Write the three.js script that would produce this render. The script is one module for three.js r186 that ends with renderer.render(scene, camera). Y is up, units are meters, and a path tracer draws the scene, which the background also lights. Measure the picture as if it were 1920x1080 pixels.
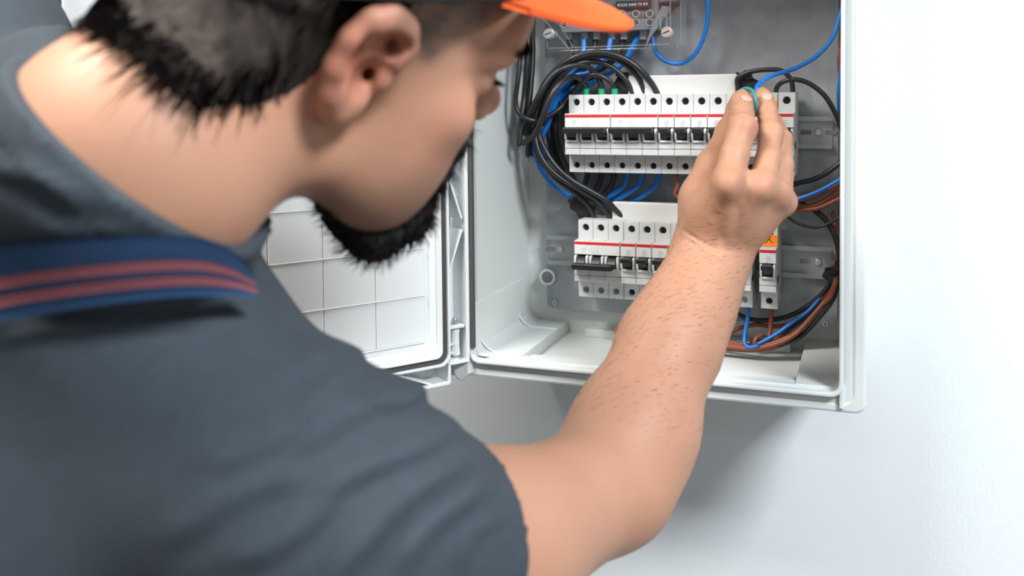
import * as THREE from 'three';
import { RoundedBoxGeometry } from 'three/addons/geometries/RoundedBoxGeometry.js';
import { mergeGeometries } from 'three/addons/utils/BufferGeometryUtils.js';
import { RectAreaLightUniformsLib } from 'three/addons/lights/RectAreaLightUniformsLib.js';

// ---------------------------------------------------------------- camera, lights, exposure
const V = (x, y, z) => new THREE.Vector3(x, y, z);
const scene = new THREE.Scene();
scene.background = new THREE.Color(0x20242a);
const F = 1805.2, PX = 937.2, PY = 265.7;
const camera = new THREE.PerspectiveCamera(2 * Math.atan(540 / F) * 180 / Math.PI, 1920 / 1080, 0.02, 30);
camera.position.set(0.3897, 0.1765, 1.1215);
camera.rotation.set(-0.0447, 0.3663, -0.0109, 'YXZ');
camera.setViewOffset(1920, 1080, 960 - PX, 540 - PY, 1920, 1080);
camera.focus = 0.98; camera.userData.fStop = 4.5;
camera.updateMatrixWorld(true);
const renderer = new THREE.WebGLRenderer({ antialias: true });
renderer.toneMapping = THREE.LinearToneMapping;
renderer.toneMappingExposure = 1.0;
renderer.shadowMap.enabled = true;
RectAreaLightUniformsLib.init();
const CEIL = 1.15, FLOOR = -1.5;
// ceiling panels, all out of view, the last one added as fill: [x, z, width, depth, radiance]
const PANELS = [[-0.34, 1.0, 0.45, 0.45, 50], [1.3, 1.2, 0.55, 0.55, 74], [0.5, 2.6, 1.2, 0.6, 4]];

// ---------------------------------------------------------------- helpers
const used = {};
function numbered(n) { const k = used[n] = (used[n] ?? -1) + 1; return k ? n + '_' + String(k).padStart(3, '0') : n; }
function obj(name, geo, mat, parent = scene) {
  if (Array.isArray(geo)) geo = merge(geo);
  const m = new THREE.Mesh(geo, mat); m.name = parent === scene ? numbered(name) : name;
  m.castShadow = m.receiveShadow = true; parent.add(m); return m;
}
function tag(o, label, category, group) { o.userData.label = label; o.userData.category = category; if (group) o.userData.group = group; return o; }
function thing(name, label, category, pos = [0, 0, 0], group) {
  const g = new THREE.Group(); g.name = numbered(name); g.position.set(...pos); scene.add(g); return tag(g, label, category, group);
}
function struct(name, geo, mat) { const m = obj(name, geo, mat); m.userData.kind = 'structure'; return m; }
function plain(g) { const r = g.index ? g.toNonIndexed() : g.clone(); for (const k of Object.keys(r.attributes)) if (!['position', 'normal', 'uv'].includes(k)) r.deleteAttribute(k); return r; }
function merge(list) { return mergeGeometries(list.map(plain)); }
function box(x0, x1, y0, y1, z0, z1, r = 0) {
  const w = x1 - x0, h = y1 - y0, d = z1 - z0;
  const g = r ? new RoundedBoxGeometry(w, h, d, 2, Math.min(r, w / 2.01, h / 2.01, d / 2.01)) : new THREE.BoxGeometry(w, h, d);
  return g.translate((x0 + x1) / 2, (y0 + y1) / 2, (z0 + z1) / 2);
}
function cyl(r0, r1, a, b, n = 20) {   // cylinder from a (radius r0) to b (radius r1)
  const d = b.clone().sub(a), g = new THREE.CylinderGeometry(r1, r0, d.length(), n);
  return g.applyQuaternion(new THREE.Quaternion().setFromUnitVectors(V(0, 1, 0), d.clone().normalize())).translate((a.x + b.x) / 2, (a.y + b.y) / 2, (a.z + b.z) / 2);
}
const bar = (x0, y0, x1, y1, w, z0, z1) => {   // rib between two points of the xy plane
  const L = Math.hypot(x1 - x0, y1 - y0);
  return new RoundedBoxGeometry(L, w, z1 - z0, 1, w * .2).rotateZ(Math.atan2(y1 - y0, x1 - x0)).translate((x0 + x1) / 2, (y0 + y1) / 2, (z0 + z1) / 2);
};
function rrect(x0, x1, y0, y1, r, P = THREE.Shape) {
  const s = new P();
  s.moveTo(x0 + r, y0); s.lineTo(x1 - r, y0); s.absarc(x1 - r, y0 + r, r, -Math.PI / 2, 0); s.lineTo(x1, y1 - r); s.absarc(x1 - r, y1 - r, r, 0, Math.PI / 2);
  s.lineTo(x0 + r, y1); s.absarc(x0 + r, y1 - r, r, Math.PI / 2, Math.PI); s.lineTo(x0, y0 + r); s.absarc(x0 + r, y0 + r, r, Math.PI, Math.PI * 1.5); return s;
}
function ext(shape, z0, z1, bevel = 0, n = 12) {
  return new THREE.ExtrudeGeometry(shape, { depth: z1 - z0 - 2 * bevel, bevelEnabled: bevel > 0, bevelThickness: bevel, bevelSize: bevel, bevelOffset: -bevel, bevelSegments: 2, curveSegments: n }).translate(0, 0, z0 + bevel);
}
function ring(a, hole, z0, z1, bevel = 0) { a.holes.push(hole); return ext(a, z0, z1, bevel); }
let seed = 7; const rnd = () => { seed = (seed * 1664525 + 1013904223) >>> 0; return seed / 4294967296; };
function hash(x, y, z) { let h = (x * 374761393 + y * 668265263 + z * 2147483647 * 3) | 0; h = Math.imul(h ^ (h >>> 13), 1274126177); return ((h ^ (h >>> 16)) >>> 0) / 4294967296; }
function noise(x, y, z) {
  const X = Math.floor(x), Y = Math.floor(y), Z = Math.floor(z); x -= X; y -= Y; z -= Z;
  const u = x * x * (3 - 2 * x), v = y * y * (3 - 2 * y), w = z * z * (3 - 2 * z), L = (a, b, t) => a + (b - a) * t;
  return L(L(L(hash(X, Y, Z), hash(X + 1, Y, Z), u), L(hash(X, Y + 1, Z), hash(X + 1, Y + 1, Z), u), v), L(L(hash(X, Y, Z + 1), hash(X + 1, Y, Z + 1), u), L(hash(X, Y + 1, Z + 1), hash(X + 1, Y + 1, Z + 1), u), v), w) * 2 - 1;
}
// a point of the photograph at depth z of the wall's frame
const Rm = new THREE.Matrix3().setFromMatrix4(camera.matrixWorld);
function at(u, v, z) { const d = V((u - PX) / F, -(v - PY) / F, -1).applyMatrix3(Rm); return camera.position.clone().addScaledVector(d, (z - camera.position.z) / d.z); }
function atD(u, v, D) { return camera.position.clone().addScaledVector(V((u - PX) / F, -(v - PY) / F, -1).applyMatrix3(Rm), D); }
const lin = (r, g, b) => new THREE.Color().setRGB(r, g, b);
function mat(c, rough, metal = 0, extra = {}) { return new THREE.MeshPhysicalMaterial({ color: c instanceof THREE.Color ? c : new THREE.Color(c), roughness: rough, metalness: metal, ...extra }); }
function tex(w, h, fn, srgb) {
  const d = new Uint8Array(w * h * 4);
  for (let y = 0; y < h; y++) for (let x = 0; x < w; x++) { const c = fn(x, y); const i = (y * w + x) * 4; d[i] = c[0]; d[i + 1] = c[1]; d[i + 2] = c[2]; d[i + 3] = 255; }
  const t = new THREE.DataTexture(d, w, h); t.magFilter = THREE.LinearFilter; t.minFilter = THREE.LinearMipmapLinearFilter; t.generateMipmaps = true;
  t.wrapS = t.wrapT = THREE.RepeatWrapping; if (srgb) t.colorSpace = THREE.SRGBColorSpace; t.needsUpdate = true; return t;
}
function canvasTex(w, h, draw) { const c = document.createElement('canvas'); c.width = w; c.height = h; draw(c.getContext('2d')); const t = new THREE.CanvasTexture(c); t.colorSpace = THREE.SRGBColorSpace; t.anisotropy = 4; return t; }

// ---------------------------------------------------------------- materials
const plasterBump = tex(512, 512, (x, y) => { const v = 128 + 60 * noise(x / 9, y / 9, 1) + 40 * noise(x / 40, y / 25, 2) + 20 * noise(x / 3, y / 3, 3); return [v, v, v]; });
plasterBump.repeat.set(6, 4);
const wallM = mat(lin(.83, .875, .88), .85, 0, { bumpMap: plasterBump, bumpScale: .00025 });
const zincMap = tex(512, 512, (x, y) => {
  const a = noise(x / 60, y / 45, 5), b = noise(x / 14, y / 14, 6), c = noise(x / 3, y / 40, 7), s = noise(x / 30, y / 30, 8) > .55 ? 22 : 0; const v = 152 + 12 * a + 5 * b + 2 * c + s * .5; return [v, v + 5, v + 8];
}, true);
const M = {
  shell: mat(lin(.66, .70, .68), .38), door: mat(lin(.76, .80, .80), .4), gasket: mat(lin(.07, .07, .075), .8), zinc: mat(0xffffff, .45, .30, { map: zincMap }),
  steel: mat(lin(.62, .64, .65), .3, .9), rail: mat(lin(.40, .42, .43), .36, .75), white: mat(lin(.58, .59, .58), .42), grey: mat(lin(.17, .18, .19), .5), guard: mat(lin(.66, .67, .66), .35),
  black: mat(lin(.010, .010, .011), .45), dark: mat(lin(.01, .01, .01), .7), red: mat(lin(.62, .018, .02), .5), orange: mat(lin(.95, .26, .015), .7), darkMetal: mat(lin(.05, .05, .05), .5, .6),
  wBlack: mat(lin(.016, .016, .017), .38), wBlue: mat(lin(.004, .145, .50), .36), wBrown: mat(lin(.26, .065, .03), .42), wTeal: mat(lin(.03, .24, .26), .4), green: mat(lin(.0, .36, .15), .45), copper: mat(lin(.7, .25, .12), .35, .8),
  clear: mat(0xffffff, .06, 0, { transmission: 1, thickness: 0, ior: 1.49 }), comb: mat(lin(.60, .60, .585), .45),
};

// ---------------------------------------------------------------- the room
{
  const wx0 = -2.3, wz1 = 3.3, T = .12, cx = .478;
  struct('wall_back', box(wx0 - T, cx - .03, FLOOR, CEIL, -T, 0), wallM);
  // beyond the corner the wall turns away by about twenty degrees: rounded corner and slanted stretch in one piece
  const a = .36, s = new THREE.Shape(), R0 = .16, c0 = cx - .03; s.moveTo(c0, -T); s.lineTo(c0, 0);
  for (let i = 1; i <= 10; i++) { const t = a * i / 10; s.lineTo(c0 + R0 * Math.sin(t), R0 * (Math.cos(t) - 1)); }
  const ex = 2.4, sx = c0 + R0 * Math.sin(a), sz = R0 * (Math.cos(a) - 1), ez = sz - (ex - sx) * Math.tan(a); s.lineTo(ex, ez); s.lineTo(ex, ez - T * 1.1);
  const g = new THREE.ExtrudeGeometry(s, { depth: CEIL - FLOOR, bevelEnabled: false }).rotateX(-Math.PI / 2).scale(1, 1, -1);
  g.index || 0; const p = g.attributes.position; for (let i = 0; i < p.count; i += 3) { for (const at of [g.attributes.position, g.attributes.uv]) { const k = at.itemSize; for (let j = 0; j < k; j++) { const A = at.array, q = A[(i + 1) * k + j]; A[(i + 1) * k + j] = A[(i + 2) * k + j]; A[(i + 2) * k + j] = q; } } }
  g.translate(0, FLOOR, 0); g.computeVertexNormals(); struct('wall_right_slanted', g, wallM);
  const wM = mat(lin(.36, .365, .37), .9), fM = mat(lin(.16, .15, .14), .6);  // unseen walls, ceiling and floor, toned dark to limit bounced light
  struct('wall_left', box(wx0 - T, wx0, FLOOR, CEIL, 0, wz1), wM); struct('wall_right', box(2.3, 2.3 + T, FLOOR, CEIL, -1, wz1), wM);
  struct('wall_front', box(wx0 - T, 2.3 + T, FLOOR, CEIL, wz1, wz1 + T), wM);
  struct('floor', box(wx0 - T, 2.3 + T, FLOOR - T, FLOOR, -1.1, wz1 + T), fM); struct('ceiling', box(wx0 - T, 2.3 + T, CEIL, CEIL + T, -1.1, wz1 + T), wM);
  const names = ['unseen square ceiling panel placed to light the man from the upper left', 'unseen square ceiling panel placed to light wall and cabinet from the right', 'wide ceiling panel behind the man, added as fill light'];
  PANELS.forEach(([x, z, w, d, L], i) => {
    const t = thing('unseen_ceiling_light', names[i], 'lamp', [x, CEIL, z]);
    obj('frame', ring(rrect(-w / 2 - .02, w / 2 + .02, -d / 2 - .02, d / 2 + .02, .01), rrect(-w / 2, w / 2, -d / 2, d / 2, .005, THREE.Path), -.012, .03).rotateX(Math.PI / 2), M.white, t);
    obj('diffuser', new THREE.BoxGeometry(w, .004, d).translate(0, -.002, 0), new THREE.MeshStandardMaterial({ color: 0xffffff, emissive: 0xffffff, emissiveIntensity: 1.0 }), t);
    const l = new THREE.RectAreaLight(new THREE.Color(i === 0 ? 0xfffaf3 : 0xf3f8ff), L, w, d); l.position.set(0, -.008, 0); l.rotation.x = -Math.PI / 2; t.add(l);
  });
}

// ---------------------------------------------------------------- the enclosure
const XR = .3655, TOP = .40, BOT = -.0975, ZF = .196;
const enclosure = thing('enclosure', 'grey plastic electrical cabinet on the white wall with its door open', 'cabinet', [0, 0, 0]);
{
  const T = .004, g = [];
  // shell: back, sides and top, with thickness
  g.push(box(-T, XR + T, BOT - .02, TOP + T, .0, .005)); g.push(box(-T, 0, BOT - .015, TOP, .0, ZF - .002, .001)); g.push(box(XR, XR + T, BOT - .015, TOP, .0, ZF - .002, .001)); g.push(box(-T, XR + T, TOP, TOP + T, 0, ZF - .002, .001));
  obj('shell', g, M.shell, enclosure);
  // inner lip and flange around the opening
  const lip = ring(rrect(-.003, XR + .004, BOT - .004, TOP + .004, .012), rrect(0, XR, BOT, TOP, .010, THREE.Path), ZF - .02, ZF + .0015, .0012);
  obj('lip', lip, M.shell, enclosure);
  obj('flange', [ring(rrect(-.020, XR + .0235, BOT - .0195, TOP + .02, .010), rrect(-.010, XR + .0115, BOT - .0105, TOP + .01, .010, THREE.Path), ZF - .055, ZF - .0055, .0025),
    ring(rrect(-.0115, XR + .013, BOT - .012, TOP + .012, .010), rrect(-.002, XR + .003, BOT - .003, TOP + .003, .010, THREE.Path), ZF - .05, ZF - .0066)], M.shell, enclosure);
  obj('gasket', box(.0003, .0034, BOT + .012, TOP - .01, ZF - .004, ZF + .0024), M.gasket, enclosure);  // dark line between the door edge and the lip
  // floor: raised strips at either side of a sunken middle, and a sill in front
  const yf = -.0948, X1 = .0492, X2 = .3257, dp = .0135, zf0 = .170;
  obj('floor_step', box(-.002, X1, yf - .016, yf, .004, ZF - .01, .001), M.shell, enclosure);
  obj('floor_step', box(X2, XR + .002, yf - .016, yf, .004, ZF - .01, .001), M.shell, enclosure);
  obj('sill', box(X1 - .001, X2 + .001, yf - .016, yf - .001, zf0, ZF - .01, .001), M.shell, enclosure);
  obj('floor_plate', box(X1 - .001, X2 + .001, yf - .02, yf - dp, .004, zf0 + .002), M.shell, enclosure);
  obj('rear_sill', box(.075, .31, yf - dp, yf - .004, .006, .024, .001), M.shell, enclosure);
  // lower wall liner with its moulded fields
  obj('side_liner', box(-.001, .0022, yf - .002, -.0395, .03, ZF - .004, .001), M.shell, enclosure);
  for (const z of [.052, .172]) { const p = [[.0012, -.0435], [.0012, -.060], [.0012, -.076], [.0028, -.0835], [.0075, -.0895], [.0155, -.0940], [.026, -.0946], [.0485, -.0946]].map(([x, y]) => V(x, y, z)); obj('moulded_rib', new THREE.TubeGeometry(new THREE.CatmullRomCurve3(p), 40, .0011, 8), M.shell, enclosure); }
  obj('corner_fillet', (() => { const s = new THREE.Shape(); s.moveTo(0, yf); s.lineTo(.016, yf); s.absarc(.016, yf + .016, .016, -Math.PI / 2, -Math.PI, true); s.lineTo(0, yf); return ext(s, .006, ZF - .006); })(), M.shell, enclosure);
  // mounting plate
  const ps = rrect(.0262, .3585, -.0775, .392, .006); const bh = new THREE.Path(); bh.absarc(.0305, -.0395, .0085, 0, Math.PI * 2, true);
  const plate = ext(ps, .0172, .0192); const uv = plate.attributes.uv; for (let i = 0; i < uv.count; i++) uv.setXY(i, uv.getX(i) * 2.6, uv.getY(i) * 2.6);
  obj('mounting_plate', plate, M.zinc, enclosure);
  const screwGeo = (r, h) => merge([cyl(r, r * .8, V(0, 0, 0), V(0, 0, h)), cyl(r * .55, r * .5, V(0, 0, h), V(0, 0, h * 1.05), 6)]);
  const slotGeo = (r, h) => merge([box(-r * .75, r * .75, -r * .13, r * .13, h, h + .0002), box(-r * .13, r * .13, -r * .75, r * .75, h, h + .0002)]);
  function screw(x, y, z, r, parent, mtl = M.steel) { const s = obj('screw', screwGeo(r, r * .7).translate(x, y, z), mtl, parent); obj('cross_slot', slotGeo(r * .8, r * .74).translate(x, y, z), M.dark, s); return s; }
  screw(.0366, -.0705, .0192, .0036, enclosure); screw(.3465, -.0735, .0192, .0036, enclosure); screw(.0366, .38, .0192, .0036, enclosure);
  const boss = obj('boss', [cyl(.0098, .0098, V(.0275, -.0398, .006), V(.0275, -.0398, .0225), 28)], M.shell, enclosure);
  obj('boss_hole', cyl(.0072, .0072, V(.0275, -.0398, .0225), V(.0275, -.0398, .0228), 24), M.grey, boss);
  // DIN rails: top-hat profile with slots
  for (const [yc, x0] of [[.1361, .030], [-.0055, .030]]) {
    const s = new THREE.Shape(); const t = .0012;
    const pts = [[.0265, .0175], [.0278, .0175], [.0278, .0125], [.0205, .0125], [.0205, -.0125], [.0278, -.0125], [.0278, -.0175], [.0265, -.0175], [.0265, -.0137], [.0193, -.0137], [.0193, .0137], [.0265, .0137]];
    pts.forEach(([z, y], i) => i ? s.lineTo(-z, y) : s.moveTo(-z, y));
    const r = obj('din_rail', ext(s, x0, .353).rotateY(Math.PI / 2).translate(0, yc, 0), M.rail, enclosure);
    for (const [sx] of [[.0445], [.3385]]) { const k = obj('screw', screwGeo(.0042, .0026).translate(sx, yc, .0206), M.steel, r); }
    const slots = []; for (const sx of [.031, .3515, .3255]) slots.push(ext(rrect(sx - .006, sx + .006, yc - .0026, yc + .0026, .0025), .0205, .0208)); obj('slot', slots, M.grey, r);
  }
}
// ---------------------------------------------------------------- the door, swung open by about 125 degrees
{
  const door = new THREE.Group(); door.name = 'door'; door.position.set(0, 0, .2); door.rotation.y = Math.atan2(.817, .576); enclosure.add(door);
  door.userData.label = 'open cabinet door with a white gridded inner face';
  const L = -.412, y0 = -.1195, y1 = .42, P = THREE.Path;   // local x = minus the distance from the hinge edge, z towards the room
  // trough between gasket rim and outer edge
  obj('door_skin', box(L, 0, y0 + .0005, y1, -.030, -.027), M.door, door);
  obj('edge_wall', [box(-.0035, 0, -.098, y1 - .02, -.028, 0, .0008), box(L + .001, -.023, y0, y0 + .0032, -.028, 0, .0008), box(-.0262, -.023, y0, -.097, -.028, 0, .0008), box(-.0262, 0, -.0995, -.0965, -.028, 0, .0008), box(L, L + .003, y0, y1, -.028, 0, .0008), box(L, 0, y1 - .003, y1, -.028, 0, .0008)], M.door, door);
  obj('gasket_rim', [ring(rrect(-.394, -.0232, -.0992, .385, .012), rrect(-.3915, -.0255, -.0968, .3825, .0105, P), -.028, 0, .0004),
    ring(rrect(-.3852, -.0322, -.0906, .3762, .008), rrect(-.3836, -.0338, -.0888, .3745, .007, P), -.028, -.0005, .0004)], M.door, door);
  obj('gasket', ring(rrect(-.3916, -.0254, -.0969, .3826, .0105), rrect(-.385, -.0324, -.0905, .3760, .008, P), -.010, -.0035, .001), M.gasket, door);
  // inner face: panel with embossed lines
  obj('inner_face', [box(-.3836, -.0338, -.0888, .3745, -.020, -.0165), ring(rrect(-.3838, -.0336, -.089, .3747, .007), rrect(-.3770, -.0405, -.0815, .367, .006, P), -.018, -.010, .0015)], M.door, door);
  const xs = []; for (let k = 0; k < 7; k++) xs.push(-.0455 - .0555 * k); const ys = []; for (let k = 0; k < 10; k++) ys.push(-.0744 + .0488 * k);
  for (let i = 0; i + 1 < xs.length - 1 + 1 && i < 6; i++) for (let j = 0; j < 9; j++) if (ys[j + 1] < .372 && xs[i + 1] > -.3535) obj('field', box(xs[i + 1] + .0005, xs[i] - .0005, ys[j] + .0006, ys[j + 1] - .0006, -.017, -.0150, .0006), M.door, door);
  for (const y of ys) if (y < .372) obj('moulded_line', box(-.3455, -.0450, y - .0007, y + .0004, -.017, -.0141, .0004), M.door, door);
  // zigzag stiffening ribs in the trough
  const zig = [[-.024, .150], [-.006, .105], [-.024, .103], [-.0065, .052], [-.0065, .041], [-.0235, -.0035]];
  for (const [a, b] of [[2, 3], [4, 5]]) obj('rib', bar(...zig[a], ...zig[b], .0022, -.028, -.002), M.door, door);
  for (let k = 0; k < 3; k++) { obj('rib', bar(-.024, .20 + .09 * k, -.006, .155 + .09 * k, .0022, -.028, -.002), M.door, door); obj('rib', bar(-.006, .145 + .09 * k, -.024, .105 + .09 * k, .0022, -.028, -.002), M.door, door); }
  for (let k = 0; k < 4; k++) { obj('rib', bar(-.045 - .085 * k, -.1165, -.085 - .085 * k, -.100, .0022, -.028, -.002), M.door, door); }
  // hinge: bracket, pin and screw
  obj('hinge_bracket', [box(-.0235, -.005, -.0625, -.059, -.024, -.002, .0008), box(-.0235, -.012, -.0805, -.0785, -.026, -.005, .0005), box(-.0235, -.013, -.0895, -.088, -.026, -.006, .0005), box(-.0235, -.012, -.0965, -.094, -.026, -.002, .0006)], M.door, door);
  obj('hinge_sleeve', [cyl(.0047, .0047, V(-.0122, -.0915, -.010), V(-.0122, -.0625, -.010)), cyl(.0052, .0052, V(-.0122, -.0675, -.010), V(-.0122, -.0625, -.010)), cyl(.0053, .005, V(-.0122, -.0915, -.010), V(-.0122, -.0855, -.010))], M.door, door);
  obj('hinge_pin', [cyl(.0024, .0024, V(-.0122, -.097, -.010), V(-.0122, -.0545, -.010)), cyl(.0046, .0042, V(-.0122, -.059, -.010), V(-.0122, -.0565, -.010)), new THREE.SphereGeometry(.003, 12, 8).translate(-.0122, -.0545, -.010)], M.steel, door);
  // knuckle block of the cabinet under the hinge
  const kn = new THREE.Shape(); kn.moveTo(-.0205, -.0985); kn.lineTo(-.002, -.0985); kn.lineTo(0, -.112); kn.lineTo(-.011, -.1215); kn.lineTo(-.017, -.1185); kn.lineTo(-.0205, -.110); kn.lineTo(-.0205, -.0985);
  obj('hinge_knuckle', ext(kn, ZF - .030, ZF + .004, .002), M.shell, enclosure);
}

// ---------------------------------------------------------------- circuit breakers
const PITCH = .0175;
function print3(ctx, w, h, txt) { ctx.fillStyle = '#d9dad8'; ctx.fillRect(0, 0, w, h); ctx.fillStyle = '#8f9296'; ctx.strokeStyle = '#9a9da0'; ctx.lineWidth = 2; return ctx; }
const printM = {};
function printMat(txt, wide) {
  const key = txt + wide; if (printM[key]) return printM[key];
  const w = wide ? 384 : 128, h = 72;
  return printM[key] = mat(0xffffff, .5, 0, { map: canvasTex(w, h, (c) => {
    c.fillStyle = '#dcdddb'; c.fillRect(0, 0, w, h); c.fillStyle = '#85888c'; c.strokeStyle = '#94979b'; c.lineWidth = 2;
    c.font = '20px sans-serif'; c.fillText(txt, wide ? 62 : 52, 36); c.font = '10px sans-serif'; c.fillText('400V~', wide ? 62 : 56, 52);
    if (wide) for (let i = 0; i < 3; i++) { const x = 150 + i * 26; c.beginPath(); c.moveTo(x, 12); c.lineTo(x, 26); c.lineTo(x - 7, 38); c.moveTo(x, 40); c.lineTo(x, 52); c.lineTo(x + 6, 52); c.lineTo(x + 6, 60); c.lineTo(x, 60); c.lineTo(x, 68); c.stroke(); c.fillText(String(2 * i + 1), x - 3, 10); }
    else { c.strokeRect(50, 40, 40, 18); c.fillText('6kA', 54, 70); }
  }) });
}
// one pole: centred on x = 0, y = 0 (rail axis); z measured from the wall
const poleGeo = (() => {
  const h = .0086, g = [];
  g.push(box(-h, h, -.0437, .0437, .0279, .0675, .0006));
  for (const s of [1, -1]) {
    const sh = rrect(-h, h, s > 0 ? .0222 : -.0437, s > 0 ? .0437 : -.0222, .0007), p = new THREE.Path(); p.absarc(0, s * .0354, s > 0 ? .0040 : .0035, 0, Math.PI * 2, true); sh.holes.push(p);
    g.push(ext(sh, .0665, .0754, .0004, 16));
  }
  g.push(box(-h, h, .0073, .0229, .066, .0924, .0007)); g.push(box(-h, h, -.0157, -.0075, .066, .0924, .0006)); g.push(box(-h, h, -.0229, -.0162, .066, .0920, .0006));
  g.push(box(-h, h, -.0160, .0080, .066, .0812));
  return merge(g);
})();
const guardGeo = (() => {
  const g = []; for (const s of [-1, 1]) { const sh = new THREE.Shape(); sh.moveTo(.080, .0075); sh.lineTo(.0955, .0062); sh.quadraticCurveTo(.0975, .0005, .0955, -.0055); sh.lineTo(.0925, -.0086); sh.lineTo(.080, -.0086); sh.lineTo(.080, .0075); g.push(ext(sh, -.0012, .0012, .0003).rotateY(-Math.PI / 2).translate(s * .0066, 0, 0)); }
  g.push(box(-.0066, .0066, -.0086, -.0064, .080, .0948, .0005)); return merge(g);
})();
const screwDeep = merge([cyl(.0038, .0036, V(0, 0, .0678), V(0, 0, .0690), 16)]);
const slotDeep = merge([box(-.0026, .0026, -.0005, .0005, .0690, .0692), box(-.0005, .0005, -.0026, .0026, .0690, .0692)]);
const stemGeo = (up) => { const sh = new THREE.Shape(); const s = up ? 1 : -1; sh.moveTo(.078, s * -.0050); sh.lineTo(.0925, s * -.0052); sh.quadraticCurveTo(.096, s * -.003, .0985, s * .0012); sh.lineTo(.1045, s * .0022); sh.lineTo(.1040, s * .0058); sh.lineTo(.094, s * .0068); sh.lineTo(.078, s * .0064); return sh; };
function leverGeo(up, w) { return ext(stemGeo(up), -w / 2, w / 2, .0005).rotateY(-Math.PI / 2); }
const stripeGeo = (w) => box(-w / 2, w / 2, .0186, .0216, .0915, .09265, .0002);
const printGeo = (w) => new THREE.PlaneGeometry(w, .0105).translate(0, .0130, .0926);
function buildPole(parent, x, screwMat) {
  const p = obj('pole', poleGeo.clone().translate(x, 0, 0), M.white, parent);
  obj('lever_guard', guardGeo.clone().translate(x, 0, 0), M.guard, p);
  for (const y of [.0354, -.0354]) { obj('terminal_screw', merge([screwDeep, slotDeep]).translate(x, y, 0), y < 0 && screwMat ? M.steel : M.darkMetal, p); }  // near-black colour stands in for the shade down in the screw holes
  return p;
}
function breaker(n, x0, y, label, group, rating, up = true, opt = {}) {
  const w = n * PITCH, t = thing('circuit_breaker', label, 'breaker', [x0 + w / 2, y, 0], group);
  for (let i = 0; i < n; i++) buildPole(t, (i - (n - 1) / 2) * PITCH, opt.bright);
  obj('red_stripe', stripeGeo(w - .0012), M.red, t);
  obj('rating_print', printGeo(w - .002), printMat(rating, n > 1), t);
  if (n > 1) {
    const lv = obj('lever', (() => { const r = []; for (let i = 0; i < n; i++) r.push(leverGeo(up, .0095).translate((i - (n - 1) / 2) * PITCH, 0, 0)); return r; })(), M.black, t);
    const s = up ? 1 : -1; obj('handle_bar', [box(-w / 2 + .0006, w / 2 - .0062, s * .0012 - (up ? 0 : .0068), s * .0012 + (up ? .0068 : 0), .0955, .1065, .0016), cyl(.0022, .0022, V(w / 2 - .0065, s * .0045, .1015), V(w / 2 - .0048, s * .0045, .1015), 12)], M.black, lv);
  } else {
    const lv = obj('lever', leverGeo(up, .0085), M.black, t);
    obj('lever_cap', box(-.0060, .0048, .0018, .0072, .0955, .1055, .0012), M.black, lv);
  }
  return t;
}
const R1 = .1361, R2 = -.0055, X1 = .0725, X2 = .0824;
breaker(3, X1, R1, 'three-pole breaker at the left end of the upper row under the green sleeves', null, 'C50');
breaker(3, X1 + 3 * PITCH, R1, 'second three-pole breaker of the upper row, its long black bar lever up', null, 'C50');
const upLab = ['first single-pole breaker beside the two three-pole breakers in the upper row', 'second single-pole breaker from the three-pole breakers in the upper row', 'third single-pole breaker from the three-pole breakers in the upper row', 'fourth single-pole breaker of the upper row, just left of the raised hand', 'white single-pole breaker of the upper row mostly hidden behind the fingers', 'white single-pole breaker of the upper row behind the knuckles of the hand'];
for (let i = 0; i < 6; i++) breaker(1, X1 + (6 + i) * PITCH + .0001, R1, upLab[i], null, i < 1 ? 'C16' : i < 3 ? 'C10' : 'C25');
const tagA = breaker(1, X1 + 12 * PITCH + .0004, R1, 'upper-row breaker with an orange sticker, half hidden by the fingers', null, 'C16');
breaker(1, X1 + 13 * PITCH + .0008, R1, 'last breaker at the right end of the upper row, beside the bare rail', null, 'C6');
breaker(3, X2, R2, 'three-pole breaker of the lower row with its bar lever down', null, 'C25', false, { bright: true });
const loLab = ['first single-pole breaker right of the switched-off three-pole one in the lower row', 'second single-pole breaker of the lower row, right of the three-pole one', 'third single-pole breaker of the lower row, left of the forearm', 'single-pole breaker of the lower row touching the left outline of the wrist'];
for (let i = 0; i < 4; i++) breaker(1, X2 + (3 + i) * PITCH + .0003, R2, loLab[i], null, i ? 'C16' : 'C10');
for (let i = 0; i < 3; i++) breaker(1, X2 + (7 + i) * PITCH + .0003, R2, 'white single-pole breaker of the lower row hidden behind the wrist', 'lower-row breakers behind the wrist', 'C16');
breaker(1, X2 + 10 * PITCH + .0003, R2, 'lower-row breaker at the right outline of the forearm with a blue wire below', null, 'C10', true, { bright: true });
const tagB = breaker(1, .2835, R2, 'lone lower-row breaker right of the forearm with an orange sticker on top', null, 'C10');
{
  const lab = (k) => canvasTex(128, 128, (c) => { c.fillStyle = '#ff8a1c'; c.fillRect(0, 0, 128, 128); c.strokeStyle = '#1a1208'; c.lineWidth = 7; c.lineCap = 'round'; c.beginPath(); if (k) { c.moveTo(36, 96); c.lineTo(62, 44); c.lineTo(86, 90); c.moveTo(62, 44); c.lineTo(74, 18); } else { c.moveTo(20, 108); c.lineTo(58, 84); c.moveTo(44, 84); c.lineTo(70, 84); } c.stroke(); });
  obj('sticker', box(-.0085, .0085, .0246, .0350, .0753, .0762, .0002), mat(0xffffff, .7, 0, { map: lab(0) }), tagA);
  const s = obj('sticker', box(-.0085, .0087, .0232, .0352, .0753, .0766, .0003), mat(0xffffff, .7, 0, { map: lab(1) }), tagB);
  s.userData.label = tagB.children.length ? 'orange sticker with a black hand-drawn mark' : '';
}
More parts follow.
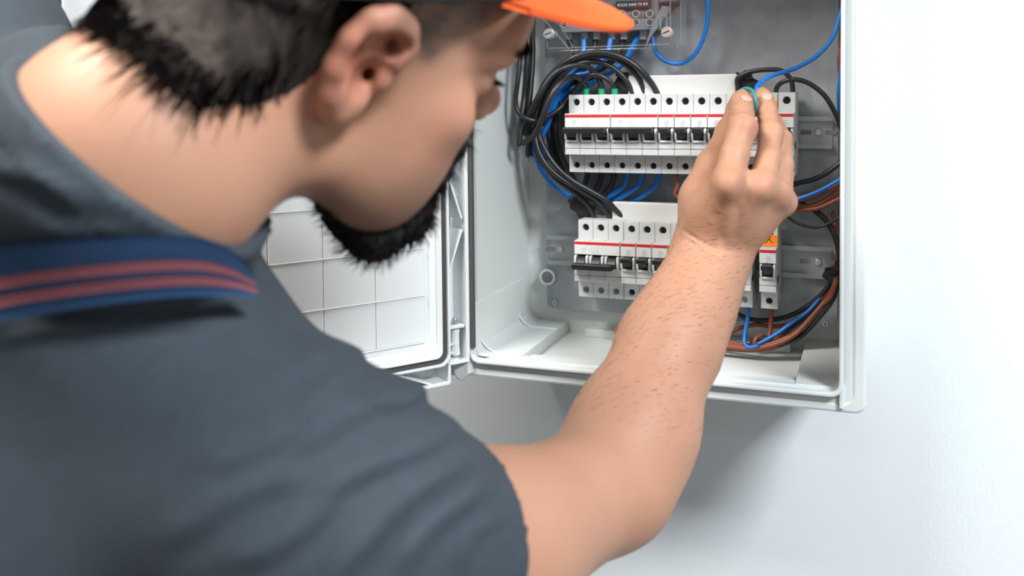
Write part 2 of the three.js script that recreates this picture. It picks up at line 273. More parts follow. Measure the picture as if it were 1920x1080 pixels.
// white comb covers behind the terminals
{
  const a = thing('busbar_cover', 'white busbar cover strip above the upper row of breakers', 'cover', [.197, .188, .04]);
  obj('strip', box(-.0605, .0605, -.012, .0125, .004, .016, .0012), M.comb, a); obj('tooth', (() => { const r = []; for (let i = 0; i < 6; i++) r.push(box(-.055 + i * .0215, -.049 + i * .0215, -.018, -.011, .004, .010)); return r; })(), M.darkMetal, a);
  const b = thing('busbar_cover', 'white busbar cover strip above the lower row, running behind the hand', 'cover', [.181, .046, .04]);
  obj('strip', [box(-.064, .0155, -.0125, .0115, .004, .016, .0012), box(.016, .07, -.0125, .0115, .004, .0158, .0012)], M.comb, b); obj('tooth', (() => { const r = []; for (let i = 0; i < 6; i++) r.push(box(-.058 + i * .0215, -.052 + i * .0215, -.018, -.011, .004, .010)); return r; })(), M.darkMetal, b);
}
// ---------------------------------------------------------------- electricity meter with its clear terminal cover
{
  const o = at(1140, 20, .05), t = thing('electricity_meter', 'grey electricity meter with a clear terminal cover above the breakers', 'meter', [o.x, o.y, .0192]);
  const L = (u, v, z) => { const p = at(u, v, z); return V(p.x - o.x, p.y - o.y, z - .0192); };
  const tl = L(1052, 14, .06), br = L(1232, 55, .06);
  const clampM = mat(lin(.36, .38, .39), .4);
  const blk = obj('terminal_block', [box(tl.x, br.x, br.y, br.y + .012, 0, .040, .001), box(tl.x, br.x, br.y + .0115, br.y + .04, 0, .036, .001), box(tl.x - .02, br.x + .02, br.y + .03, br.y + .10, 0, .034, .002)], M.grey, t);
  for (const [u, v] of [[1192, 26], [1192, 42], [1217.7, 26], [1054.7 + 3, 46], [1217.7, 42], [1166, 26], [1166, 42], [1140, 26], [1140, 42], [1114, 42]]) { const p = L(u, v, .06); obj('terminal_hole', new THREE.TorusGeometry(.0038, .0006, 6, 20).translate(p.x, p.y, .0405), clampM, blk); obj('terminal_screw', cyl(.0034, .0034, V(p.x, p.y, .036), V(p.x, p.y, .0404), 16), M.gasket, blk); }
  for (const u of [1066, 1094.6, 1117.6, 1146, 1169, 1205]) { const p = L(u, 66, .05); obj('terminal_clamp', box(p.x - .0036, p.x + .0036, p.y - .0045, p.y + .006, .018, .030, .0006), clampM, t); }
  const tp = L(1194, 8, .06); obj('port_strip', new THREE.BoxGeometry(.040, .008, .002).translate(tp.x - .004, tp.y, .0395), mat(0xffffff, .6, 0, { map: canvasTex(320, 64, (c) => { c.fillStyle = '#25282c'; c.fillRect(0, 0, 320, 64); c.fillStyle = '#c9ced2'; c.font = 'bold 34px sans-serif'; c.fillText('RS232 GND TX RX', 12, 44); }) }), t);
  // clear cover: shallow tray of thin plastic with rim, corner tabs and folded gussets
  const c0 = L(1026, 97, .075), c1 = L(1279, 97, .075), yT = c0.y + .14, zc = .056;
  const out = rrect(c0.x, c1.x, c0.y, yT, .006);
  const cov = obj('clear_cover', new THREE.ShapeGeometry(out).translate(0, 0, zc), M.clear, t);
  obj('cover_rim', [ring(rrect(c0.x, c1.x, c0.y, yT, .006), rrect(c0.x + .0012, c1.x - .0012, c0.y + .0012, yT - .001, .005, THREE.Path), .030, zc, .0003)], M.clear, t);
  const rimM = mat(lin(.62, .66, .69), .12, 0, { transmission: .8, thickness: 0 });
  obj('cover_bead', [bar(c0.x + .002, c0.y + .0035, c1.x - .014, c0.y + .0045, .0011, zc, zc + .0012), bar(c1.x - .0125, c0.y + .006, c1.x - .0125, c0.y + .050, .0012, zc, zc + .0012), bar(c0.x + .0008, c0.y + .004, c0.x + .0008, c0.y + .016, .0010, zc, zc + .001), bar(c1.x - .001, c0.y + .004, c1.x - .001, c0.y + .05, .0009, zc, zc + .001)], rimM, cov);
  const g0 = L(1005, 18, .075), g1 = L(1074, 99, .075), g2 = L(1040, 40, .075); obj('gusset', [bar(g0.x, g0.y, g1.x, g1.y, .0012, zc, zc + .0014), bar(g2.x, g2.y, g1.x - .001, g1.y + .006, .0008, zc - .01, zc - .009)], rimM, cov);
  const q0 = L(1241, 10, .075), q1 = L(1222, 45, .075), q2 = L(1207, 92, .075), q3 = L(1254, 12, .075), q4 = L(1222, 65, .075);
  const fs = new THREE.Shape(); fs.moveTo(q0.x, q0.y); fs.lineTo(q1.x, q1.y); fs.lineTo(q2.x, q2.y); fs.lineTo(q4.x, q4.y); fs.lineTo(q3.x, q3.y - .006); fs.lineTo(q3.x, q3.y); obj('gusset', ext(fs, zc - .004, zc - .0025, .0004), rimM, cov);
  for (const [u, v] of [[1026, 63], [1248, 60]]) { const p = L(u, v, .085), s = obj('cover_screw', [cyl(.0052, .0052, V(p.x, p.y, .040), V(p.x, p.y, .064), 24), cyl(.0062, .0062, V(p.x, p.y, .056), V(p.x, p.y, .059), 24)], mat(lin(.7, .68, .64), .22, .6), t); obj('screw_slot', new THREE.BoxGeometry(.0075, .0012, .0004).rotateZ(.35).translate(p.x, p.y, .0641), M.dark, s); }
  const sl = L(1243, 40, .08); obj('keyhole', ring(rrect(sl.x - .004, sl.x + .004, sl.y - .010, sl.y + .008, .004), rrect(sl.x - .0028, sl.x + .0028, sl.y - .0088, sl.y + .0068, .0028, THREE.Path), zc, zc + .001), rimM, cov);
}
// ---------------------------------------------------------------- wires
function wire(m, r, label, pts, group) {
  const v = pts.map(([u, w, z]) => at(u, w, z)), c = new THREE.CatmullRomCurve3(v, false, 'centripetal'), o = v[0].clone();
  const g = new THREE.TubeGeometry(c, Math.max(16, pts.length * 6), r, 10); g.translate(-o.x, -o.y, -o.z);
  const e = v[v.length - 1].clone().sub(o); const t = obj(m === M.wBlack ? 'black_wire' : m === M.wBlue ? 'blue_wire' : m === M.wTeal ? 'teal_wire' : 'brown_wire', merge([g, new THREE.SphereGeometry(r, 8, 6), new THREE.SphereGeometry(r, 8, 6).translate(e.x, e.y, e.z)]), m);
  t.position.copy(o); return tag(t, label, 'wire', group);
}
const K = M.wBlack, B = M.wBlue, N = M.wBrown;
wire(K, .0029, 'black wire in front of the left wall that curls back up at its lower bend', [[990, -60, .09], [983, 0, .09], [980, 60, .09], [975.7, 100, .095], [970.6, 152, .10], [966.5, 190, .10], [971, 209, .10], [986, 222, .10], [1005, 226.5, .095], [1021, 221, .085], [1046, 206, .07], [1070, 181, .06], [1090, 158, .05], [1110, 146, .045]]);
wire(K, .0034, 'thick black wire hanging in the middle of the bundle along the left wall', [[996, -60, .08], [991, 60, .08], [988, 121, .085], [983, 182, .085], [979, 213, .09], [973, 270, .095]]);
wire(K, .0034, 'thick black wire at the right of the bundle hanging along the left wall', [[1004, -60, .075], [998, 60, .075], [998.5, 100, .075], [995, 162, .08], [989, 215, .085], [984, 250, .085]]);
const f2 = wire(K, .0033, 'black wire that arches into the middle green sleeve', [[975, 245, .09], [989, 221, .095], [1009, 182, .10], [1032, 146, .095], [1054, 129, .09], [1078.6, 122, .08], [1101, 125, .07], [1117, 140, .062], [1127, 160, .058], [1128, 176, .056]]);
const f1 = wire(K, .0033, 'black wire looping low at the left and arching into the first green sleeve', [[981, 268, .095], [997, 258, .10], [1011, 236, .105], [1027, 195, .105], [1042, 166, .10], [1058, 150, .09], [1076, 144, .075], [1090, 150, .065], [1098, 162, .058], [1099, 176, .056]]);
wire(K, .0035, 'black wire making the highest arch over to the right of the busbar cover', [[990, 290, .07], [994, 240, .075], [1004, 200, .08], [1019, 162, .085], [1042, 132, .085], [1072, 110, .085], [1109, 99, .08], [1144, 101, .075], [1174, 112, .07], [1200, 131, .065], [1222, 157, .058], [1233, 176, .055]]);
wire(K, .0031, 'black wire beside the highest arch that ends on the busbar cover middle', [[1000, 290, .065], [1006, 240, .07], [1022, 180, .075], [1046, 140, .08], [1076, 116, .078], [1109, 105, .072], [1144, 107, .068], [1172, 120, .062], [1194, 142, .058], [1204, 160, .055], [1208, 176, .053]]);
const f3 = wire(K, .0030, 'short black wire bending into the third green sleeve', [[1050, 215, .06], [1070, 180, .06], [1095, 150, .065], [1113, 140, .066], [1128, 143, .064], [1144, 154, .06], [1152, 166, .057], [1154, 176, .055]]);
wire(K, .0031, 'black wire sloping down onto the fourth pole of the upper row', [[1005, 270, .07], [1014, 225, .08], [1030, 180, .085], [1054, 141, .085], [1083, 120, .078], [1109, 115, .07], [1134, 120, .066], [1154, 131, .062], [1174, 151, .058], [1186, 175, .054]]);
for (const [w, u] of [[f1, 1099], [f2, 1128], [f3, 1153]]) { const p = at(u, 178, .056), q = at(u - .5, 166, .057), k = w.position; const s = obj('sleeve', cyl(.0034, .0036, p.clone().sub(k), q.clone().sub(k), 16), M.green, w); s.userData.label = 'green insulating sleeve'; }
wire(K, .0031, 'front black wire of the sweep running down to the lower busbar, rightmost end', [[1004, 225, .075], [1010, 247, .08], [1017, 271, .085], [1041, 310, .085], [1069, 336, .08], [1110, 360, .072], [1137, 376, .065], [1154, 393, .058], [1170, 409, .052]]);
wire(K, .0030, 'second black wire of the sweep running down to the lower busbar', [[998, 230, .075], [1004, 256, .082], [1009, 281, .086], [1028, 314, .086], [1057, 338, .08], [1091, 358, .073], [1120, 376, .065], [1134, 394, .058], [1144, 409, .052]]);
wire(K, .0030, 'black wire at the outer side of the sweep beside the blue one', [[996, 235, .07], [1001, 262, .076], [1008, 290, .078], [1021, 311, .078], [1045, 337, .072], [1083, 365, .065], [1102, 385, .058], [1114, 408, .052]]);
wire(K, .0032, 'black wire dropping straight down close behind the left breaker end', [[1052, 175, .05], [1043, 205, .05], [1041, 234, .05], [1045, 268, .05], [1060, 308, .05], [1078, 340, .045], [1090, 365, .04]]);
wire(K, .0034, 'black wire in the shade between the loop and the plate', [[1062, 165, .045], [1040, 190, .045], [1030, 225, .045], [1030, 260, .045], [1040, 300, .045], [1062, 340, .04], [1085, 368, .036]]);
wire(K, .0034, 'dark wire lowest in the pile at the left breaker end', [[1075, 160, .035], [1050, 180, .035], [1036, 215, .035], [1036, 270, .035], [1052, 312, .035], [1075, 350, .032]]);
wire(B, .0030, 'blue wire along the outer side of the black sweep', [[1000, 215, .06], [997, 245, .062], [998, 264, .066], [1004, 292, .068], [1017, 323, .066], [1041, 351, .06], [1069, 368, .05], [1092, 377, .04]]);
wire(B, .0031, 'blue wire between the black wires beside the left breaker end', [[1062, 158, .055], [1045, 185, .058], [1034, 215, .06], [1026, 236, .06], [1018, 252, .06], [1015, 272, .058], [1022, 300, .052]]);
wire(B, .0034, 'leftmost blue wire coming out under the meter', [[1094, 62, .045], [1094, 96, .05], [1087, 119, .055], [1070, 141, .058], [1052, 166, .06], [1032, 200, .06], [1020, 232, .058]]);
wire(B, .0034, 'middle blue wire coming out under the meter', [[1146, 62, .045], [1140, 96, .05], [1127, 117, .052], [1106, 136, .054], [1078, 142, .056], [1056, 160, .056], [1040, 185, .054]]);
wire(B, .0034, 'slanting blue wire at the right of those under the meter', [[1198, 66, .045], [1176, 107, .047], [1158, 127, .048], [1135, 141, .048], [1107, 157, .048], [1078, 172, .046], [1058, 190, .042]]);
wire(B, .0030, 'blue wire crossing behind the first arches towards the green sleeves', [[1112, 154, .05], [1085, 162, .052], [1062, 172, .052], [1044, 192, .05]]);
wire(K, .0034, 'leftmost black wire coming out under the meter', [[1066, 72, .04], [1073, 92, .042], [1082, 105, .044], [1086, 130, .042], [1070, 160, .04]]);
wire(K, .0034, 'middle black wire coming out under the meter', [[1117, 70, .04], [1114, 92, .042], [1106, 112, .042], [1090, 135, .04], [1070, 158, .036]]);
wire(K, .0034, 'right black wire slanting out under the meter', [[1169, 70, .04], [1160, 101, .042], [1140, 121, .042], [1112, 137, .04], [1080, 160, .036]]);
const underLab = ['leftmost black wire under the upper row', 'black wire under the second pole of the upper row', 'black wire just left of the blue ones under the upper row', 'leftmost blue wire under the upper row, curving left', 'middle blue wire under the upper row, curving left', 'rightmost blue wire under the upper row, curving left'];
[[K, 1100, 1084], [K, 1126, 1104], [K, 1150, 1122], [B, 1175, 1134], [B, 1202, 1158], [B, 1234, 1196]].forEach(([m, a, b], i) => wire(m, .0033, underLab[i], [[a + 2, 318, .045], [a, 334, .045], [a - 3, 345, .046], [(a + b) / 2, 360, .046], [b + 4, 371, .042], [b - 14, 378, .036]]));
wire(B, .0024, 'blue wire hanging in a U below the right end of the meter', [[1222, 50, .04], [1223, 68, .04], [1231, 99, .042], [1252, 116, .045], [1276, 119, .048], [1300, 105, .05], [1319, 71, .052], [1327, 31, .054], [1326, 0, .054], [1320, -30, .05]]);
wire(B, .0023, 'long blue wire sweeping from the upper right into the fingers', [[1592, -20, .06], [1575, 28, .07], [1561, 71, .08], [1534, 103, .09], [1494, 127, .105], [1450, 141, .13], [1428, 153, .15], [1419, 164, .165], [1416, 178, .172]]);
wire(B, .0024, 'short stretch of blue wire running down along the right cabinet wall', [[1580, 100, .05], [1576, 147, .05], [1573, 180, .05], [1577, 220, .045], [1585, 240, .045]]);
wire(K, .0026, 'black wire with a square bend behind the finger tips', [[1384, 186, .055], [1383, 165, .058], [1383, 147, .06], [1399, 137, .06], [1434, 131, .06], [1466, 133, .06], [1482, 148, .06], [1486, 163, .058], [1486, 182, .055]]);
wire(K, .0026, 'black wire arching right from the sticker breaker and down the right side', [[1455, 178, .052], [1456, 166, .055], [1464, 156, .058], [1486, 149, .06], [1514, 155, .06], [1545, 178, .06], [1565, 210, .06], [1576, 236, .058], [1586, 270, .055]]);
wire(N, .0024, 'brown wire passing behind the right lip near the top', [[1580, 80, .045], [1574, 110, .045], [1576, 140, .04]]);
wire(K, .0028, 'black wire under the last upper breaker running to the right wall', [[1472, 352, .055], [1490, 345, .055], [1534, 333, .055], [1576, 305, .055], [1590, 290, .05]]);
wire(B, .0026, 'blue wire between the rows running to the right wall', [[1450, 386, .06], [1490, 375, .06], [1530, 361, .06], [1576, 336, .058], [1590, 326, .055]]);
[[376, 368, 345], [386, 384, 357], [393, 391, 372], [370, 360, 352]].forEach(([a, b, c], i) => wire(N, .0026, ['top brown wire of the four between the rows at the right', 'second brown wire from the bottom between the rows at the right', 'lowest brown wire between the rows at the right', 'brown wire close below the blue one between the rows'][i], [[1440, a + 1, .05], [1486, a, .05], [1530, b, .052], [1574, c, .05], [1590, c - 8, .048]]));
wire(K, .0016, 'thin black wire in a shallow curve right of the hand', [[1455, 385, .05], [1474, 404, .05], [1498, 420, .05], [1534, 426, .05], [1574, 408, .05], [1586, 398, .048]]);
wire(K, .0030, 'thick black wire bending down into the right corner', [[1500, 380, .04], [1530, 396, .045], [1554, 420, .045], [1572, 462, .05], [1574, 510, .05], [1566, 530, .05]]);
wire(N, .0020, 'brown wire with a bent end above the lower busbar cover', [[1267, 316, .06], [1269, 339, .062], [1270, 350, .063], [1265, 362, .063], [1270, 369, .062], [1290, 370, .058]]);
wire(N, .0020, 'brown wire curled into a loop below the lower row of breakers', [[1195, 548, .055], [1194, 562, .06], [1190, 574, .064], [1178, 582, .068], [1174, 596, .072], [1178, 610, .076], [1181, 622, .08], [1174, 632, .084], [1164, 634, .086], [1156, 625, .086], [1157, 615, .082], [1169, 609, .078], [1200, 609, .072], [1225, 615, .07]]);
wire(B, .0023, 'blue wire dropping from the breaker at the right outline of the forearm', [[1403, 566, .055], [1403, 579, .058], [1401, 603, .062], [1396, 632, .068], [1397, 645, .072], [1404, 651, .074], [1420, 649, .074]]);
wire(N, .0024, 'brown wire dropping from the lone breaker and hooking round below', [[1446, 566, .055], [1446, 581, .056], [1444, 620, .06], [1438, 644, .066], [1424, 651, .07], [1415, 644, .07], [1418, 634, .068], [1428, 629, .064]]);
wire(K, .0027, 'black wire in a wide arc below the lower breakers at the right', [[1355, 560, .04], [1371, 579, .042], [1387, 591, .044], [1416, 600, .046], [1452, 599, .048], [1488, 589, .05], [1525, 566, .05], [1558, 530, .05], [1572, 490, .048]]);
[[0, 0, 'front brown wire of the bundle sweeping along the cabinet floor'], [5, -5, 'second brown wire of the bundle sweeping along the cabinet floor'], [-4, 6, 'lower brown wire of the bundle sweeping along the cabinet floor'], [9, -11, 'upper brown wire of the bundle sweeping along the cabinet floor']].forEach(([dx, dy, l], i) => wire(N, .0025, l, [[1572 - i, 505, .05], [1561 + dx * .4, 545 + dy, .055 + i * .004], [1537 + dx, 576 + dy, .06 - i * .003], [1512 + dx, 605 + dy, .064 - i * .003], [1488 + dx, 629 + dy, .068 - i * .004], [1455, 645 + dy * .8, .07 - i * .004], [1420, 653 + dy * .5, .072 - i * .004], [1385, 652 + dy * .6, .072 - i * .005], [1340, 644 + dy, .072 - i * .006]]));
wire(N, .0023, 'brown wire looping back behind the bundle under the lower row', [[1552, 546, .04], [1517, 583, .042], [1488, 606, .044], [1450, 612, .045], [1416, 609, .045], [1380, 618, .047], [1350, 634, .05]]);
wire(B, .0024, 'blue wire inside the brown bundle on the cabinet floor', [[1560, 520, .048], [1540, 555, .05], [1517, 582, .054], [1484, 606, .06], [1455, 627, .065], [1426, 643, .068], [1412, 650, .07]]);
wire(K, .0026, 'black wire at the top edge of the bundle on the right', [[1572, 500, .045], [1555, 540, .045], [1525, 580, .045], [1490, 610, .045], [1450, 630, .045], [1410, 640, .045]]);
wire(K, .0026, 'black wire at the outer edge of the lower right bundle', [[1576, 470, .05], [1574, 520, .055], [1562, 560, .058], [1535, 596, .06], [1500, 632, .062], [1460, 648, .062]]);
wire(N, .0022, 'brown wire rising behind the black tie in the lower right corner', [[1562, 400, .04], [1568, 440, .045], [1570, 480, .045], [1562, 520, .048], [1540, 560, .05]]);
// black tape and cable ties
function tie(u, v, z, s, label) {
  const p = at(u, v, z), t = thing('cable_tie', label, 'cable tie', [p.x, p.y, p.z]);
  obj('wrap', [new RoundedBoxGeometry(s * 1.25, s * .9, s * .8, 2, s * .2).rotateZ(-.5), new RoundedBoxGeometry(s * .8, s * 1.15, s * .85, 2, s * .2).rotateZ(.3)], M.dark, t); obj('tie_head', [new RoundedBoxGeometry(s * .45, s * .5, s * .5, 1, s * .08).translate(s * .1, s * .5, s * .35), cyl(s * .09, s * .06, V(0, s * .4, s * .3), V(-s * .5, s * .62, s * .5), 8)], M.black, t); return t;
}
tie(1094, 386, .045, .022, 'black tie around the wire ends left of the lower busbar cover'); tie(1172, 158, .042, .018, 'black wrapped lump left of the upper busbar cover'); tie(1400, 158, .046, .020, 'black wrapped lump behind the finger tips'); tie(1560, 517, .058, .014, 'black tie around the wire bundle in the right corner');

// ---------------------------------------------------------------- the man: signed distance field, meshed with surface nets
// the figure is modelled in the axes of a frame standing 1.1 m in front of the wall, then moved into the room
const S = (u, v, D) => V((u - PX) / F * D, (PY - v) / F * D, -D);
function rc(a, b, ra, rb) { return { t: 0, a, b, ra, rb: rb ?? ra }; }
function el(c, r, ax) { return { t: 1, c, r, ax }; }
function dist(p, x, y, z) {
  if (p.t === 0) {
    const ax = p.a.x, ay = p.a.y, az = p.a.z, bx = p.b.x - ax, by = p.b.y - ay, bz = p.b.z - az, qx = x - ax, qy = y - ay, qz = z - az;
    let h = (qx * bx + qy * by + qz * bz) / (bx * bx + by * by + bz * bz + 1e-12); h = h < 0 ? 0 : h > 1 ? 1 : h;
    const dx = qx - bx * h, dy = qy - by * h, dz = qz - bz * h; return Math.sqrt(dx * dx + dy * dy + dz * dz) - (p.ra + (p.rb - p.ra) * h);
  }
  const qx = x - p.c.x, qy = y - p.c.y, qz = z - p.c.z; let a = qx, b = qy, c = qz;
  if (p.ax) { const [e, f, g] = p.ax; a = qx * e.x + qy * e.y + qz * e.z; b = qx * f.x + qy * f.y + qz * f.z; c = qx * g.x + qy * g.y + qz * g.z; }
  const r = p.r, k0 = Math.sqrt((a / r[0]) ** 2 + (b / r[1]) ** 2 + (c / r[2]) ** 2), k1 = Math.sqrt((a / r[0] ** 2) ** 2 + (b / r[1] ** 2) ** 2 + (c / r[2] ** 2) ** 2);
  return k1 < 1e-9 ? -Math.min(...r) : k0 * (k0 - 1) / k1;
}
function bound(p) { if (p.t === 0) { p.m = p.a.clone().lerp(p.b, .5); p.R = p.a.distanceTo(p.b) / 2 + Math.max(p.ra, p.rb); } else { p.m = p.c; p.R = Math.max(...p.r); } return p; }
function field(list) {   // [primitive, smoothness, sign]
  const L = list.map(([p, k, s]) => ({ p: bound(p), k, s: s ?? 1 }));
  return (x, y, z) => {
    let d = 1;
    for (const { p, k, s } of L) {
      const dx = x - p.m.x, dy = y - p.m.y, dz = z - p.m.z, far = Math.sqrt(dx * dx + dy * dy + dz * dz) - p.R;
      if (s > 0) { if (far > d + k) continue; const e = dist(p, x, y, z), h = Math.max(k - Math.abs(d - e), 0) / k; d = Math.min(d, e) - h * h * k * .25; }
      else { if (-far < d - k) continue; const e = -dist(p, x, y, z), h = Math.max(k - Math.abs(d - e), 0) / k; d = Math.max(d, e) + h * h * k * .25; }
    }
    return d;
  };
}
function nets(f, lo, hi, c, skip) {
  const nx = Math.ceil((hi.x - lo.x) / c) + 1, ny = Math.ceil((hi.y - lo.y) / c) + 1, nz = Math.ceil((hi.z - lo.z) / c) + 1;
  const G = new Float32Array(nx * ny * nz), W = 4;
  // coarse pass first: far cells are not worth the full sampling
  for (let k = 0; k < nz; k += W) for (let j = 0; j < ny; j += W) for (let i = 0; i < nx; i += W) {
    const d = f(lo.x + (i + 1.5) * c, lo.y + (j + 1.5) * c, lo.z + (k + 1.5) * c), fine = Math.abs(d) < c * W * 1.6 + .004;
    for (let kk = k; kk < Math.min(k + W, nz); kk++) for (let jj = j; jj < Math.min(j + W, ny); jj++) for (let ii = i; ii < Math.min(i + W, nx); ii++)
      G[(kk * ny + jj) * nx + ii] = fine ? f(lo.x + ii * c, lo.y + jj * c, lo.z + kk * c) : d;
  }
  const I = new Int32Array(nx * ny * nz).fill(-1), P = [], idx = [], at = (i, j, k) => (k * ny + j) * nx + i;
  const E = [[0, 1], [2, 3], [4, 5], [6, 7], [0, 2], [1, 3], [4, 6], [5, 7], [0, 4], [1, 5], [2, 6], [3, 7]], val = new Float64Array(8);
  for (let k = 0; k < nz - 1; k++) for (let j = 0; j < ny - 1; j++) for (let i = 0; i < nx - 1; i++) {
    let m = 0; for (let q = 0; q < 8; q++) { val[q] = G[at(i + (q & 1), j + (q >> 1 & 1), k + (q >> 2))]; if (val[q] < 0) m |= 1 << q; }
    if (m === 0 || m === 255) continue;
    let sx = 0, sy = 0, sz = 0, n = 0;
    for (const [a, b] of E) if ((val[a] < 0) !== (val[b] < 0)) { const t = val[a] / (val[a] - val[b]); sx += (a & 1) + t * ((b & 1) - (a & 1)); sy += (a >> 1 & 1) + t * ((b >> 1 & 1) - (a >> 1 & 1)); sz += (a >> 2) + t * ((b >> 2) - (a >> 2)); n++; }
    I[at(i, j, k)] = P.length / 3; P.push(lo.x + (i + sx / n) * c, lo.y + (j + sy / n) * c, lo.z + (k + sz / n) * c);
  }
  const quad = (a, b, cc, d, flip) => {
    if (a < 0 || b < 0 || cc < 0 || d < 0) return;
    if (skip && skip(P[a * 3], P[a * 3 + 1], P[a * 3 + 2])) return;
    if (flip) idx.push(a, b, cc, a, cc, d); else idx.push(a, cc, b, a, d, cc);
  };
  for (let k = 1; k < nz - 1; k++) for (let j = 1; j < ny - 1; j++) for (let i = 1; i < nx - 1; i++) {
    const s = G[at(i, j, k)] < 0;
    if (s !== G[at(i + 1, j, k)] < 0) quad(I[at(i, j - 1, k - 1)], I[at(i, j, k - 1)], I[at(i, j, k)], I[at(i, j - 1, k)], s);
    if (s !== G[at(i, j + 1, k)] < 0) quad(I[at(i - 1, j, k - 1)], I[at(i - 1, j, k)], I[at(i, j, k)], I[at(i, j, k - 1)], s);
    if (s !== G[at(i, j, k + 1)] < 0) quad(I[at(i - 1, j - 1, k)], I[at(i, j - 1, k)], I[at(i, j, k)], I[at(i - 1, j, k)], s);
  }
  const N = new Float32Array(P.length), e = c * .6;
  for (let q = 0; q < P.length; q += 3) {
    const x = P[q], y = P[q + 1], z = P[q + 2], gx = f(x + e, y, z) - f(x - e, y, z), gy = f(x, y + e, z) - f(x, y - e, z), gz = f(x, y, z + e) - f(x, y, z - e), l = Math.hypot(gx, gy, gz) || 1;
    N[q] = gx / l; N[q + 1] = gy / l; N[q + 2] = gz / l;
  }
  const g = new THREE.BufferGeometry(); g.setAttribute('position', new THREE.Float32BufferAttribute(P, 3)); g.setAttribute('normal', new THREE.BufferAttribute(N, 3)); g.setIndex(idx); return g;
}
function paint(g, fn) { const p = g.attributes.position, a = new Float32Array(p.count * 3), c = [0, 0, 0]; for (let i = 0; i < p.count; i++) { fn(p.getX(i), p.getY(i), p.getZ(i), c); a.set(c, i * 3); } g.setAttribute('color', new THREE.BufferAttribute(a, 3)); return g; }
function mergeI(list) { return mergeGeometries(list); }

// head frame: forward, up, right of the man
const hF = V(.8509, -.2617, -.4555), hU = V(.3965, .8888, .2301), hR = V(.3446, -.3764, .86), O = S(698, 149, .525);
const H = (f, u, r) => O.clone().addScaledVector(hF, f).addScaledVector(hU, u).addScaledVector(hR, r - .072);
const hax = [hF, hU, hR];
const hel = (f, u, r, a, b, c) => el(H(f, u, r), [a, b, c], hax);
const sm = (a, b, x) => { x = Math.min(1, Math.max(0, (x - a) / (b - a))); return x * x * (3 - 2 * x); };
// joints
const neckTop = H(-.056, -.036, .004), neckBase = S(262, 296, .505);
const shoulderR = S(640, 1000, .53), elbow = S(1142, 905, .735), wrist = S(1337, 470, .86);
const shoulderL = S(-60, 100, .74), chest = S(115, 690, .61), belly = S(60, 1500, .62), hips = S(-60, 2300, .64);
const skin = [];
const add = (p, k, s) => skin.push([p, k, s]);
// skull and face
add(hel(-.022, .032, 0, .101, .092, .077), .02);
add(hel(.038, -.030, 0, .052, .078, .058), .03);
add(rc(H(-.002, -.055, .050), H(.062, -.097, .016), .018, .017), .03); add(rc(H(-.002, -.055, -.050), H(.062, -.097, -.016), .018, .017), .03);
add(hel(.068, -.092, 0, .018, .017, .022), .02);
for (const s of [1, -1]) { add(hel(.036, -.045, s * .042, .036, .046, .026), .022); add(hel(.059, -.014, s * .047, .016, .013, .014), .018); add(rc(H(.076, .030, s * .038), H(.086, .033, s * .006), .009, .011), .016); }
add(hel(.080, .058, 0, .018, .040, .054), .025);
add(rc(H(.086, .020, 0), H(.100, -.004, 0), .008, .009), .012); add(hel(.101, -.007, 0, .0115, .0105, .012), .007);
for (const s of [1, -1]) add(hel(.092, -.012, s * .012, .010, .0085, .008), .007);
add(hel(.072, -.046, 0, .013, .010, .026), .010); add(hel(.069, -.060, 0, .013, .009, .024), .010);
for (const s of [1, -1]) { add(hel(.092, .012, s * .032, .016, .011, .016), .010, -1); add(hel(.073, .012, s * .032, .014, .0125, .0135), .004); }
// neck
add(rc(neckTop, neckBase, .068, .071), .03);
add(rc(S(200, 330, .55), S(100, 190, .62), .05, .042), .05);
// ear: plate, rim, bowl, lobe
const eO = H(-.009, .004, .074), eF = hF.clone().multiplyScalar(.93).addScaledVector(hR, -.36).normalize(), eU = hU.clone().addScaledVector(hR, .12).normalize(), eR = eF.clone().cross(eU).normalize();
const EP = (a, b, c = 0) => eO.clone().addScaledVector(eF, a).addScaledVector(eU, b).addScaledVector(eR, c), eax = [eF, eU, eR];
add(el(EP(-.008, .006, .006), [.019, .029, .0065], eax), .010);
add(el(EP(-.008, -.018, .008), [.012, .013, .0065], eax), .010);
{ const r = [[.011, .012], [.012, .023], [.006, .033], [-.005, .037], [-.015, .032], [-.022, .019], [-.024, .002], [-.021, -.012], [-.015, -.022]]; for (let i = 0; i + 1 < r.length; i++) add(rc(EP(...r[i], .012), EP(...r[i + 1], .012), .0052), .009); }
add(el(EP(-.003, .001, .016), [.010, .012, .010], eax), .006, -1);
add(el(EP(-.001, .023, .016), [.011, .006, .008], eax), .005, -1); add(el(EP(-.018, .012, .018), [.004, .014, .008], eax), .005, -1);
add(rc(EP(.001, .000, .012), EP(.008, -.001, -.010), .0045, .0038), .004, -1); add(rc(EP(.004, .019, .012), EP(.008, .020, .004), .0040, .003), .004, -1);
add(el(EP(.0085, .000, .010), [.005, .007, .005], eax), .005);

// right arm
add(rc(shoulderR, S(900, 1028, .62), .058, .053), .04); add(rc(S(900, 1028, .62), elbow, .0535, .043), .04);
add(rc(elbow, S(1190, 805, .765), .043, .0445), .03);
add(rc(S(1190, 805, .765), S(1258, 640, .81), .0445, .0375), .03); add(rc(S(1258, 640, .81), wrist, .0375, .0285), .03); add(rc(S(1306, 560, .835), S(1340, 478, .86), .029, .025), .03);
// hidden rest of the body, low in detail: trunk, left arm
const skinBody = [...skin];
skinBody.push([rc(shoulderL, shoulderR, .05, .055), .06], [rc(chest, belly, .090, .125), .05], [rc(shoulderL, S(-110, 850, .86), .05, .042), .04], [rc(S(-110, 850, .86), S(140, 1260, .98), .042, .03), .04]);

